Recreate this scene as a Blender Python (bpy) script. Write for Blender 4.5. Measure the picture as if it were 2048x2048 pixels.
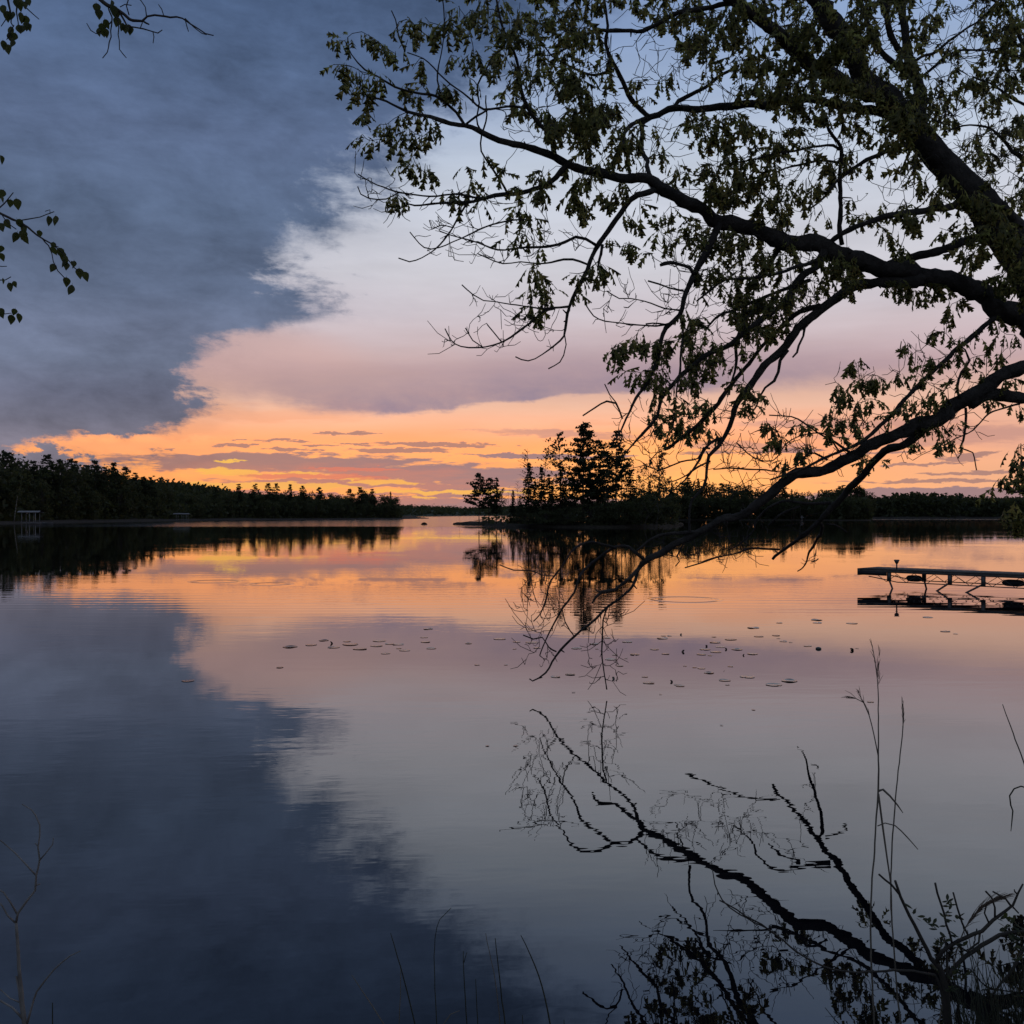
import bpy, math, random
import numpy as np
from mathutils import Vector, Matrix, Quaternion

for _o in list(bpy.data.objects):
    bpy.data.objects.remove(_o)
SC = bpy.context.scene
COL = SC.collection
H = 2.2                 # lens height above the lake, metres
F = 2048.0              # focal length in pixels of the 2048 px photograph
HY = 1030.0             # row of the horizon

def P(px, py, d):
    """point at distance d (metres along +Y) seen at pixel px, py of the photograph"""
    return np.array(((px - 1024.0) / F * d, d, H + (HY - py) / F * d))

def shore(px, py):
    """point of the lake surface seen at a pixel"""
    d = F * H / (py - HY)
    return np.array(((px - 1024.0) / F * d, d, 0.0))

def lin(rgb):
    out = []
    for c in rgb:
        c = c / 255.0
        out.append(c / 12.92 if c <= 0.04045 else ((c + 0.055) / 1.055) ** 2.4)
    return (*out, 1.0)

# ------------------------------------------------------------------ camera
cam_data = bpy.data.cameras.new('camera')
cam_data.sensor_width = 36.0
cam_data.lens = 36.0
cam_data.shift_y = (HY - 1024.0) / F
cam_data.clip_start = 0.05
cam_data.clip_end = 20000
cam = bpy.data.objects.new('camera', cam_data)
cam.location = (0, 0, H)
cam.rotation_euler = (math.pi / 2, 0, 0)
COL.objects.link(cam)
SC.camera = cam

# ------------------------------------------------------------------ exposure
SC.view_settings.view_transform = 'Standard'
SC.view_settings.look = 'None'
SC.view_settings.exposure = 0.0
SC.view_settings.gamma = 1.0
SC.view_settings.use_curve_mapping = False
SC.cycles.max_bounces = 6
SC.cycles.transparent_max_bounces = 8
SC.cycles.caustics_reflective = False
SC.cycles.caustics_refractive = False

# ------------------------------------------------------------------ node helper
class NT:
    def __init__(self, tree):
        self.t = tree
        self.n = tree.nodes
        self.l = tree.links
    def node(self, typ, **kw):
        x = self.n.new(typ)
        for k, v in kw.items():
            setattr(x, k, v)
        return x
    def put(self, sock, v):
        if isinstance(v, bpy.types.NodeSocket):
            self.l.new(v, sock)
        elif v is not None:
            if hasattr(sock.default_value, '__len__') and not hasattr(v, '__len__'):
                sock.default_value = [v] * len(sock.default_value)
            else:
                if hasattr(v, '__len__') and len(v) == 4 and len(sock.default_value) == 3:
                    v = v[:3]
                sock.default_value = v
    def m(self, op, a, b=None, c=None, clamp=False):
        x = self.node('ShaderNodeMath', operation=op, use_clamp=clamp)
        for i, v in enumerate((a, b, c)):
            if v is not None:
                self.put(x.inputs[i], v)
        return x.outputs[0]
    def vm(self, op, a, b=None, c=None):
        x = self.node('ShaderNodeVectorMath', operation=op)
        for i, v in enumerate((a, b, c)):
            if v is not None:
                self.put(x.inputs[i], v)
        return x.outputs['Value'] if op in ('DOT_PRODUCT', 'LENGTH') else x.outputs[0]
    def xyz(self, x, y, z=0.0):
        n = self.node('ShaderNodeCombineXYZ')
        for i, v in enumerate((x, y, z)):
            self.put(n.inputs[i], v)
        return n.outputs[0]
    def sep(self, v):
        n = self.node('ShaderNodeSeparateXYZ')
        self.put(n.inputs[0], v)
        return n.outputs
    def step(self, v, a, b, lo=0.0, hi=1.0):
        """smooth step of v from a to b"""
        n = self.node('ShaderNodeMapRange', interpolation_type='SMOOTHSTEP')
        self.put(n.inputs[0], v)
        for i, q in enumerate((a, b, lo, hi)):
            self.put(n.inputs[i + 1], q)
        return n.outputs[0]
    def mix(self, f, a, b):
        n = self.node('ShaderNodeMix', data_type='RGBA')
        self.put(n.inputs[0], f)
        self.put(n.inputs[6], a)
        self.put(n.inputs[7], b)
        return n.outputs[2]
    def noise(self, vec, scale, detail=4.0, rough=0.55, dim='3D', distort=0.0):
        n = self.node('ShaderNodeTexNoise', noise_dimensions=dim)
        self.put(n.inputs['Vector'], vec)
        n.inputs['Scale'].default_value = scale
        n.inputs['Detail'].default_value = detail
        n.inputs['Roughness'].default_value = rough
        n.inputs['Distortion'].default_value = distort
        return n.outputs[0]
    def ramp(self, f, stops, interp='LINEAR'):
        n = self.node('ShaderNodeValToRGB')
        r = n.color_ramp
        r.interpolation = interp
        while len(r.elements) > 1:
            r.elements.remove(r.elements[-1])
        r.elements[0].position = stops[0][0]
        r.elements[0].color = stops[0][1]
        for p, c in stops[1:]:
            e = r.elements.new(p)
            e.color = c
        self.put(n.inputs[0], f)
        return n.outputs[0]
    def curve(self, f, pts):
        n = self.node('ShaderNodeFloatCurve')
        c = n.mapping.curves[0]
        pts = sorted(pts)
        c.points[0].location = pts[0]
        c.points[1].location = pts[-1]
        for p in pts[1:-1]:
            c.points.new(*p)
        for p in c.points:
            p.handle_type = 'VECTOR'
        n.mapping.update()
        self.put(n.inputs[1], f)
        return n.outputs[0]

# ------------------------------------------------------------------ sky: dusk after sunset under broken cloud
def st(px, py):
    """sine of azimuth and tangent of elevation of a pixel"""
    u = (px - 1024.0) / F
    v = (HY - py) / F
    k = math.sqrt(1 + u * u)
    return u / k, v / k

def hot(c, k):
    """deeper, brighter red of the afterglow"""
    return (c[0] * k, c[1], c[2], 1.0)

world = bpy.data.worlds.new('World')
SC.world = world
world.use_nodes = True
W = NT(world.node_tree)
W.n.clear()
_d = W.node('ShaderNodeTexCoord').outputs['Generated']
dx, dy, dz = W.sep(_d)
hh = W.m('SQRT', W.m('ADD', W.m('ADD', W.m('MULTIPLY', dx, dx), W.m('MULTIPLY', dy, dy)), 1e-6))
S = W.m('DIVIDE', dx, hh)
FR = W.m('DIVIDE', dy, hh)
T = W.m('MINIMUM', W.m('MAXIMUM', W.m('DIVIDE', dz, hh), 0.0), 3.0)
TN = W.m('DIVIDE', T, 0.8, clamp=True)        # 0.8 = 39 degrees up

def tq(py):
    return max(0.0, min(1.0, (HY - py) / F / 0.8))

# stretched noises on the cloud deck
NV = W.xyz(W.m('MULTIPLY', S, 1.0), W.m('MULTIPLY', T, 3.4), FR)
NVs = W.xyz(W.m('MULTIPLY', S, 1.0), W.m('MULTIPLY', T, 7.0), FR)
NVc = W.xyz(W.m('ADD', S, W.m('MULTIPLY', T, 0.25)), W.m('MULTIPLY', T, 1.9), FR)   # rounder billows of the great cloud
n_big = W.noise(NV, 5.0, 5.0, 0.55)
n_mid = W.noise(NV, 17.0, 6.0, 0.62)
n_fine = W.noise(NVs, 22.0, 7.0, 0.62)
n_str = W.noise(NVs, 5.0, 5.0, 0.55)
n_c1 = W.noise(NVc, 5.5, 6.0, 0.62, distort=0.35)
n_c2 = W.noise(NVc, 16.0, 7.0, 0.66, distort=0.25)
c1 = W.m('SUBTRACT', n_c1, 0.5)
c2 = W.m('SUBTRACT', n_c2, 0.5)
n_wisp = W.m('SUBTRACT', W.noise(NVc, 46.0, 6.0, 0.7), 0.5)
nb = W.m('SUBTRACT', n_big, 0.5)
nm = W.m('SUBTRACT', n_mid, 0.5)
nf = W.m('SUBTRACT', n_fine, 0.5)
ns = W.m('SUBTRACT', n_str, 0.5)

# thin high cloud lit by the afterglow, horizon to zenith
base = W.ramp(W.m('ADD', TN, W.m('MULTIPLY', ns, 0.02)), [
    (tq(1030), hot(lin((248, 168, 110)), 1.2)), (tq(985), hot(lin((255, 186, 100)), 1.25)), (tq(930), hot(lin((255, 185, 108)), 1.25)),
    (tq(890), hot(lin((255, 181, 120)), 1.2)), (tq(850), hot(lin((252, 188, 148)), 1.08)), (tq(815), lin((244, 192, 164))),
    (tq(780), lin((222, 180, 164))), (tq(740), lin((208, 175, 172))), (tq(690), lin((208, 187, 190))),
    (tq(630), lin((207, 197, 204))), (tq(550), lin((208, 206, 214))), (tq(440), lin((206, 210, 222))),
    (tq(330), lin((194, 204, 220))), (tq(200), lin((164, 182, 211))), (tq(60), lin((142, 165, 203))),
    (tq(-150), lin((128, 150, 186))), (1.0, lin((122, 144, 178)))])
# streaky brightness of the veil
veil = W.m('ADD', 1.0, W.m('ADD', W.m('MULTIPLY', ns, 0.26), W.m('MULTIPLY', nb, 0.24)))
base = W.vm('MULTIPLY', base, W.xyz(veil, veil, veil))
# pink flush low on the left of the clearing
fx, fy = st(500, 715)
fl = W.vm('MULTIPLY', W.vm('SUBTRACT', W.xyz(S, T), (fx, fy, 0)), (7.5, 26.0, 0))
flush = W.m('MULTIPLY', W.step(W.vm('DOT_PRODUCT', fl, fl), 1.0, 0.0), 0.6)
base = W.mix(flush, base, lin((210, 172, 166)))
# glow where the sun went down
gx, gy = st(1290, 960)
gl = W.vm('MULTIPLY', W.vm('SUBTRACT', W.xyz(S, T), (gx, gy, 0)), (6.0, 19.0, 0))
glow = W.m('MULTIPLY', W.step(W.vm('DOT_PRODUCT', gl, gl), 1.0, 0.0), 0.6)
base = W.mix(glow, base, hot(lin((255, 198, 116)), 1.25))
# faint pink streaks drawn through the orange
pk = W.m('MULTIPLY', W.step(ns, 0.0, 0.13), W.step(T, 0.13, 0.085))
base = W.mix(W.m('MULTIPLY', pk, 0.42), base, lin((238, 156, 112)))
# paler and greyer far to the right
pale = W.m('MULTIPLY', W.m('MULTIPLY', W.step(S, 0.15, 0.5), 0.5), W.step(T, 0.15, 0.06))
base = W.mix(pale, base, lin((205, 178, 172)))

n_tiny = W.m('SUBTRACT', W.noise(NVs, 75.0, 5.0, 0.6), 0.5)
n_tiny2 = W.m('SUBTRACT', W.noise(NV, 55.0, 5.0, 0.6), 0.5)
ST = W.xyz(W.m('ADD', S, W.m('ADD', W.m('MULTIPLY', n_tiny, 0.05), W.m('MULTIPLY', nf, 0.05))), W.m('ADD', T, W.m('MULTIPLY', n_tiny2, 0.010)))
def lens(lst, nz, amp, soft=0.5):
    """union of flat lens shaped clouds (x, y, half width, half height, slope) in pixels"""
    acc = None
    for (x, y, a, b, sl) in lst:
        s0, t0 = st(x, y)
        k = math.cos(math.atan((x - 1024) / F))
        v = W.vm('MULTIPLY', W.vm('SUBTRACT', ST, (s0, t0, 0)), (F / a, F / b, 0))
        if sl:
            a_, b_, _ = W.sep(v)
            v = W.xyz(a_, W.m('ADD', b_, W.m('MULTIPLY', a_, sl * a / b)))
        q = W.m('ADD', W.vm('DOT_PRODUCT', v, v), W.m('MULTIPLY', nz, amp))
        w = W.step(q, 1.0 + soft, 1.0 - soft)
        acc = w if acc is None else W.m('MAXIMUM', acc, w)
    return acc
sky = base
# violet band with a crisp lower edge
edge = W.curve(W.m('ADD', W.m('MULTIPLY', S, 1.0), 0.5),
               [(st(x, y)[0] + 0.5, st(x, y)[1]) for x, y in
                [(-60, 800), (380, 806), (520, 828), (640, 838), (770, 838), (900, 826), (1000, 813), (1130, 798), (1260, 794),
                 (1500, 796), (1750, 790), (2100, 770)]] + [(0.0, 0.11), (1.0, 0.11)])
above = W.m('SUBTRACT', W.m('ADD', T, W.m('ADD', W.m('MULTIPLY', nf, 0.010), W.m('MULTIPLY', c2, 0.018))), edge)
esoft = W.m('ADD', W.step(S, 0.05, 0.4, 0.006, 0.03), W.step(S, -0.08, -0.25, 0.0, 0.016))
band = W.m('MULTIPLY', W.step(above, 0.0, esoft), W.step(above, W.m('ADD', 0.075, W.m('MULTIPLY', nb, 0.05)), 0.008))
band = W.m('MULTIPLY', band, W.step(W.m('ADD', S, W.m('MULTIPLY', nm, 0.1)), -0.33, -0.2))
band = W.m('MULTIPLY', band, W.step(S, 0.5, 0.2, 0.35, 1.0))
sky = W.mix(W.m('MULTIPLY', W.m('MULTIPLY', band, W.m('ADD', 0.85, W.m('MULTIPLY', c2, 0.9)), clamp=True), 0.92), sky, W.mix(W.step(S, -0.32, -0.1), lin((172, 142, 144)), lin((146, 131, 151))))
# flat clouds low over the far shore
low = lens([(560, 925, 330, 17, 0.0), (900, 950, 250, 24, 0.03), (700, 968, 240, 7, 0.02), (930, 985, 130, 12, 0.0),
            (1080, 912, 150, 5, 0.02), (470, 988, 300, 5, 0), (860, 1008, 420, 13, 0), (1880, 1000, 330, 17, 0.0),
            (1880, 984, 200, 8, 0.0)], nf, 4.0, 0.3)
sky = W.mix(W.m('MULTIPLY', low, 0.9), sky, W.mix(W.step(S, -0.35, 0.05), lin((160, 124, 122)), lin((150, 124, 132))))
slit = lens([(455, 944, 60, 7, 0), (600, 947, 46, 3.5, 0), (458, 921, 28, 2.5, 0), (760, 963, 66, 7, 0.05), (560, 972, 170, 7, 0),
             (870, 984, 190, 4, 0), (845, 994, 26, 3, 0)], nf, 4.0, 0.3)
sky = W.mix(W.m('MULTIPLY', slit, 0.95), sky, lin((255, 196, 92)))
coral = lens([(620, 975, 330, 42, 0.0)], nf, 3.0, 0.9)
sky = W.mix(W.m('MULTIPLY', coral, 0.3), sky, lin((244, 142, 104)))
redd = lens([(640, 953, 130, 5, 0), (700, 937, 90, 3.5, 0), (560, 951, 60, 4, 0)], nf, 4.0, 0.4)
sky = W.mix(W.m('MULTIPLY', redd, 0.75), sky, lin((226, 128, 104)))
dim = lens([(1960, 868, 230, 16, 0.0), (1480, 892, 120, 10, 0.04), (1120, 868, 160, 7, 0.05), (1700, 848, 200, 8, 0.02)], nf, 4.0, 0.8)
sky = W.mix(W.m('MULTIPLY', dim, 0.6), sky, lin((186, 140, 134)))
strk = lens([(690, 867, 55, 3.4, 0), (560, 882, 44, 3, 0), (466, 890, 34, 3, -0.06), (575, 899, 42, 3.2, 0), (640, 891, 40, 3, 0.02),
             (710, 888, 44, 2.6, 0.03), (800, 901, 90, 5, 0), (870, 888, 120, 3.5, 0), (950, 890, 60, 4, 0), (488, 880, 20, 2, 0),
             (330, 900, 14, 2, 0), (1840, 929, 72, 2.6, 0), (1930, 914, 40, 7, -0.1), (1960, 946, 90, 3, 0), (1760, 907, 80, 3, 0),
             (1880, 962, 160, 4, 0), (1420, 905, 60, 3, 0), (1560, 902, 60, 4, 0)], nf, 5.0, 0.35)
sky = W.mix(W.m('MULTIPLY', strk, 0.8), sky, lin((158, 122, 120)))

# the great blue grey cloud over the left half
xb = [(-900, 2300), (-300, 1500), (-80, 1270), (0, 1190), (60, 1130), (120, 1070), (200, 970), (300, 840), (370, 765), (420, 728), (450, 705), (485, 625), (515, 575), (560, 612),
      (600, 645), (640, 640), (655, 560), (672, 440), (700, 432), (722, 388), (760, 385), (790, 405), (812, 425), (832, 380),
      (852, 335), (866, 315), (876, 130), (887, 60), (898, 100), (908, 185), (918, 240), (930, 265), (945, 190), (1030, 90)]
soft = [(-900, 220), (0, 190), (120, 160), (240, 120), (320, 110), (380, 90), (430, 80), (500, 66), (640, 56), (760, 44), (850, 32), (1030, 26)]
Ts = W.m('ADD', T, W.m('MULTIPLY', nf, 0.012))
Ts = W.m('ADD', Ts, W.m('MULTIPLY', c2, 0.06))
tn2 = W.m('DIVIDE', Ts, 1.0, clamp=True)
e_pts, s_pts = [], []
for y, x in xb:
    s_, t_ = st(x, y)
    e_pts.append((max(0, min(1, t_)), (s_ + 1) / 2))
for y, w_ in soft:
    s_pts.append((max(0, min(1, (HY - y) / F)), w_ / F))
xedge = W.m('SUBTRACT', W.m('MULTIPLY', W.curve(tn2, e_pts), 2.0), 1.0)
wsoft = W.curve(tn2, s_pts)
warp = W.m('ADD', W.m('MULTIPLY', c2, W.step(T, 0.2, 0.42, 0.18, 0.32)), W.m('MULTIPLY', nf, 0.05))
warp = W.m('ADD', warp, W.m('MULTIPLY', c1, W.step(T, 0.2, 0.42, 0.10, 0.22)))
warp = W.m('ADD', warp, W.m('MULTIPLY', n_wisp, 0.06))
dist = W.m('SUBTRACT', xedge, W.m('ADD', S, warp))
cloud = W.step(dist, W.m('MULTIPLY', wsoft, -1.0), W.m('MULTIPLY', wsoft, 1.2))
fringe = W.step(W.m('SUBTRACT', xedge, W.m('ADD', S, W.m('MULTIPLY', c1, 0.25))), W.m('MULTIPLY', W.m('ADD', wsoft, 0.012), -2.6), W.m('MULTIPLY', wsoft, 1.0))
sky = W.mix(W.m('MULTIPLY', fringe, 0.30), sky, W.vm('MULTIPLY', sky, (0.52, 0.54, 0.62)))
ccol = W.ramp(TN, [
    (tq(960), lin((132, 122, 134))), (tq(890), lin((126, 121, 135))), (tq(850), lin((114, 114, 131))), (tq(800), lin((108, 112, 133))),
    (tq(740), lin((108, 117, 140))), (tq(680), lin((108, 118, 143))), (tq(600), lin((96, 109, 135))), (tq(450), lin((90, 106, 134))),
    (tq(300), lin((89, 105, 136))), (tq(150), lin((83, 102, 135))), (tq(0), lin((76, 96, 130))), (tq(-250), lin((70, 88, 122))),
    (1.0, lin((84, 102, 132)))])
tex = W.m('ADD', 1.0, W.m('ADD', W.m('MULTIPLY', c1, 1.35), W.m('MULTIPLY', c2, 0.75)))
tex = W.m('ADD', tex, W.m('MULTIPLY', nm, 0.30))
tex = W.m('MINIMUM', W.m('MAXIMUM', tex, 0.62), 1.55)
ccol = W.vm('MULTIPLY', ccol, W.xyz(tex, tex, tex))
sky = W.mix(cloud, sky, ccol)
# the eastern half of the sky, behind the camera, is dusk cloud brightened to light the oak leaves
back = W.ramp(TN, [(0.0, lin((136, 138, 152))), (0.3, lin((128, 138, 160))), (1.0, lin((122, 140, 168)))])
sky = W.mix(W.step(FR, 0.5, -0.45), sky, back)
# zenith, out of view, also brightened to light the leaves
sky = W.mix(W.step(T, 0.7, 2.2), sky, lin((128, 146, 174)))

nish = W.node('ShaderNodeTexSky', sky_type='NISHITA')
nish.sun_disc = False
SUN_EL = math.radians(-3.0)
SUN_AZ = math.atan((1290 - 1024) / F)
nish.sun_elevation = SUN_EL
nish.sun_rotation = SUN_AZ
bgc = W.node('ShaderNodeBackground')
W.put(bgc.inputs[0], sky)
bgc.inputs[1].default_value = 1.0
bgn = W.node('ShaderNodeBackground')
W.put(bgn.inputs[0], nish.outputs[0])
bgn.inputs[1].default_value = 0.06
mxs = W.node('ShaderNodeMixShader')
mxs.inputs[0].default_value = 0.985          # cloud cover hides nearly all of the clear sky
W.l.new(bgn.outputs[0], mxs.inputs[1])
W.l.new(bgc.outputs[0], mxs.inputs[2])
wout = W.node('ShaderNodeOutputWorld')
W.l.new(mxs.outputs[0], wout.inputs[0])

# ------------------------------------------------------------------ sun, already below the horizon: only its afterglow in the sky lights the scene
sd = bpy.data.lights.new('sun', 'SUN')
sd.energy = 2.0
sd.color = (1.0, 0.55, 0.28)
sd.angle = math.radians(0.5)
sun = bpy.data.objects.new('sun', sd)
_v = Vector((math.sin(SUN_AZ) * math.cos(SUN_EL), math.cos(SUN_AZ) * math.cos(SUN_EL), math.sin(SUN_EL)))
sun.rotation_euler = _v.to_track_quat('Z', 'Y').to_euler()
sun.location = (60, 400, 60)
COL.objects.link(sun)

# ------------------------------------------------------------------ mesh and object helpers
def mesh_np(name, verts, faces, smooth=False):
    """verts (n,3) and faces: an (m,k) array or a list of such arrays"""
    me = bpy.data.meshes.new(name)
    if not isinstance(faces, (list, tuple)):
        faces = [faces]
    faces = [np.asarray(f, dtype=np.int32) for f in faces if len(f)]
    verts = np.asarray(verts, dtype=np.float32)
    me.vertices.add(len(verts))
    me.vertices.foreach_set('co', verts.ravel())
    idx = np.concatenate([f.ravel() for f in faces])
    tot = np.concatenate([np.full(len(f), f.shape[1], dtype=np.int32) for f in faces])
    start = np.concatenate([[0], np.cumsum(tot)[:-1]]).astype(np.int32)
    me.loops.add(len(idx))
    me.loops.foreach_set('vertex_index', idx)
    me.polygons.add(len(tot))
    me.polygons.foreach_set('loop_start', start)
    me.polygons.foreach_set('loop_total', tot)
    if smooth:
        me.polygons.foreach_set('use_smooth', np.ones(len(tot), dtype=bool))
    me.update(calc_edges=True)
    me.validate()
    return me

class MB:
    """collects tubes, boxes and loose faces for one mesh"""
    def __init__(self):
        self.v = []
        self.f = {3: [], 4: []}
        self.n = 0
    def add(self, v, *fs):
        v = np.asarray(v, dtype=float)
        for f in fs:
            f = np.asarray(f, dtype=np.int64)
            if len(f):
                self.f[f.shape[1]].append(f + self.n)
        self.v.append(v)
        self.n += len(v)
    def tube(self, pts, rad, sides=6, cap=True, rough=0.0, rng=None):
        pts = np.asarray(pts, dtype=float)
        rad = np.broadcast_to(np.asarray(rad, dtype=float), (len(pts),)).copy()
        n = len(pts)
        tan = np.gradient(pts, axis=0)
        tan /= np.linalg.norm(tan, axis=1)[:, None] + 1e-12
        ref = np.array([0.0, 0.0, 1.0]) if abs(tan[0][2]) < 0.9 else np.array([1.0, 0.0, 0.0])
        u = np.cross(tan[0], ref)
        u /= np.linalg.norm(u)
        us = [u]
        for i in range(1, n):
            u = us[-1] - tan[i] * np.dot(us[-1], tan[i])
            u /= np.linalg.norm(u) + 1e-12
            us.append(u)
        us = np.array(us)
        ws = np.cross(tan, us)
        ang = np.arange(sides) / sides * 2 * math.pi
        R = rad[:, None] * np.ones((1, sides))
        if rough and rng is not None:
            R *= 1 + rough * rng.standard_normal(R.shape)
        v = pts[:, None, :] + R[..., None] * (np.cos(ang)[None, :, None] * us[:, None, :] + np.sin(ang)[None, :, None] * ws[:, None, :])
        v = v.reshape(-1, 3)
        i = np.arange(n - 1)[:, None] * sides
        j = np.arange(sides)[None, :]
        k = (j + 1) % sides
        q = np.stack([i + j, i + k, i + sides + k, i + sides + j], axis=-1).reshape(-1, 4)
        if cap:
            v = np.concatenate([v, pts[:1], pts[-1:]])
            a, b = n * sides, n * sides + 1
            jj = np.arange(sides)
            kk = (jj + 1) % sides
            t = np.concatenate([np.stack([kk, jj, np.full(sides, a)], 1),
                                np.stack([(n - 1) * sides + jj, (n - 1) * sides + kk, np.full(sides, b)], 1)])
            self.add(v, q, t)
        else:
            self.add(v, q)
    def box(self, c, size, M=None):
        c = np.asarray(c, dtype=float)
        h = np.asarray(size, dtype=float) / 2
        v = np.array([(x, y, z) for x in (-1, 1) for y in (-1, 1) for z in (-1, 1)]) * h
        if M is not None:
            v = v @ np.asarray(M).T
        self.add(v + c, [(0, 1, 3, 2), (4, 6, 7, 5), (0, 4, 5, 1), (2, 3, 7, 6), (0, 2, 6, 4), (1, 5, 7, 3)])
    def mesh(self, name, smooth=False):
        fs = [np.concatenate(x) for x in self.f.values() if x]
        return mesh_np(name, np.concatenate(self.v), fs, smooth)
    def build(self, name, mat, parent=None, smooth=False, loc=None):
        return link(name, self.mesh(name, smooth), mat, parent, loc)

def link(name, me, mat=None, parent=None, loc=None):
    o = bpy.data.objects.new(name, me)
    if mat is not None and len(me.materials) == 0:
        me.materials.append(mat)
    COL.objects.link(o)
    if parent is not None:
        o.parent = parent
    if loc is not None:
        o.location = loc
    return o

def tag(o, label=None, cat=None, group=None, kind=None):
    if label: o['label'] = label
    if cat: o['category'] = cat
    if group: o['group'] = group
    if kind: o['kind'] = kind
    return o

def empty(name, loc, label=None, cat=None, group=None, rz=0.0, scale=None):
    o = bpy.data.objects.new(name, None)
    o.empty_display_size = 0.2
    o.location = loc
    o.rotation_euler = (0, 0, rz)
    if scale is not None:
        o.scale = scale
    COL.objects.link(o)
    return tag(o, label, cat, group)

def material(name, c1, c2=None, rough=0.8, nscale=3.0, bump=0.0, bscale=None, trans=None, spec=0.3, metal=0.0, obj=True, vary=0.0):
    mt = bpy.data.materials.new(name)
    mt.use_nodes = True
    N = NT(mt.node_tree)
    N.n.clear()
    out = N.node('ShaderNodeOutputMaterial')
    b = N.node('ShaderNodeBsdfPrincipled')
    co = N.node('ShaderNodeTexCoord').outputs['Object'] if obj else N.node('ShaderNodeNewGeometry').outputs['Position']
    nz = N.noise(co, nscale, 5.0, 0.6)
    col = N.mix(N.step(nz, 0.32, 0.68), (*c1, 1), (*(c2 or c1), 1))
    if vary:
        r = N.node('ShaderNodeObjectInfo').outputs['Random']
        k = N.m('ADD', 1.0 - vary, N.m('MULTIPLY', r, 2 * vary))
        col = N.vm('MULTIPLY', col, N.xyz(k, k, k))
    N.put(b.inputs['Base Color'], col)
    b.inputs['Roughness'].default_value = rough
    b.inputs['Specular IOR Level'].default_value = spec
    b.inputs['Metallic'].default_value = metal
    if bump:
        bp = N.node('ShaderNodeBump')
        bp.inputs['Strength'].default_value = bump
        bp.inputs['Distance'].default_value = 0.05
        N.put(bp.inputs['Height'], N.noise(co, bscale or nscale * 4, 6.0, 0.65))
        N.l.new(bp.outputs[0], b.inputs['Normal'])
    if trans:
        tr = N.node('ShaderNodeBsdfTranslucent')
        tr.inputs[0].default_value = (*trans, 1)
        mx = N.node('ShaderNodeMixShader')
        mx.inputs[0].default_value = 0.6
        N.l.new(b.outputs[0], mx.inputs[1])
        N.l.new(tr.outputs[0], mx.inputs[2])
        N.l.new(mx.outputs[0], out.inputs[0])
    else:
        N.l.new(b.outputs[0], out.inputs[0])
    return mt

MAT = {
    'bark': material('oak_bark', (0.028, 0.024, 0.020), (0.060, 0.052, 0.045), 0.9, 6.0, 0.9, 26.0, obj=False),
    'twig': material('twig_bark', (0.026, 0.022, 0.018), (0.045, 0.038, 0.030), 0.85, 8.0, obj=False),
    'far_bark': material('far_bark', (0.035, 0.028, 0.024), (0.06, 0.05, 0.042), 0.9, 1.0),
    'oak_leaf': material('oak_leaf', (0.100, 0.104, 0.036), (0.130, 0.128, 0.046), 0.55, 2.2, trans=(0.36, 0.355, 0.11), spec=0.35, obj=False, vary=0.25),
    'birch_leaf': material('birch_leaf', (0.045, 0.055, 0.020), (0.065, 0.075, 0.025), 0.5, 6.0, trans=(0.07, 0.085, 0.02), spec=0.4, obj=False, vary=0.25),
    'birch_bark': material('birch_bark', (0.30, 0.28, 0.25), (0.10, 0.085, 0.075), 0.7, 5.0),
    'needle': material('pine_needles', (0.036, 0.045, 0.024), (0.056, 0.066, 0.034), 0.7, 0.5, trans=(0.03, 0.036, 0.012), vary=0.25),
    'leaf_far': material('broadleaf_crown', (0.046, 0.056, 0.028), (0.076, 0.082, 0.040), 0.7, 0.4, trans=(0.06, 0.062, 0.02), vary=0.35),
    'earth': material('bank_earth', (0.020, 0.017, 0.013), (0.040, 0.033, 0.024), 0.95, 2.0, 0.8, 14.0, spec=0.05),
    'shore': material('far_shore_soil', (0.028, 0.024, 0.020), (0.055, 0.046, 0.038), 0.95, 0.6, obj=False, spec=0.05),
    'hill': material('wooded_hill', (0.022, 0.030, 0.016), (0.045, 0.050, 0.025), 0.95, 0.02, 1.0, 0.08, obj=False),
}
# ------------------------------------------------------------------ water
wm = bpy.data.materials.new('lake_water')
wm.use_nodes = True
N = NT(wm.node_tree)
N.n.clear()
_o = N.node('ShaderNodeOutputMaterial')
_b = N.node('ShaderNodeBsdfPrincipled')
_b.inputs['Base Color'].default_value = (0.003, 0.003, 0.005, 1)
_b.inputs['IOR'].default_value = 1.65
_pos = N.node('ShaderNodeNewGeometry').outputs['Position']
_x, _y, _z = N.sep(_pos)
# wind patches: breeze far out, calm near the bank
_w = N.noise(N.xyz(N.m('MULTIPLY', _x, 0.012), N.m('MULTIPLY', _y, 0.03)), 1.0, 4.0, 0.6)
_yy = N.m('ADD', _y, N.m('MULTIPLY', N.m('SUBTRACT', _w, 0.5), 60.0))
far_rough = N.step(_y, 15.0, 160.0, 0.0, 0.014)
breeze_l = N.m('MULTIPLY', N.step(_yy, 168.0, 205.0), N.step(_x, 40.0, 12.0))
breeze_l = N.m('MULTIPLY', breeze_l, N.step(_x, -150.0, -70.0, 0.25, 1.0))
breeze_r = N.m('MULTIPLY', N.step(_yy, 430.0, 500.0), N.step(_x, 60.0, 120.0))
breeze_m = N.m('MULTIPLY', N.step(_yy, 150.0, 230.0, 0.0, 0.22), N.step(_x, 45.0, 80.0))
breeze = N.m('MAXIMUM', N.m('MAXIMUM', breeze_l, breeze_r), breeze_m)
N.put(_b.inputs['Roughness'], N.m('ADD', far_rough, N.m('MULTIPLY', breeze, 0.085)))
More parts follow.
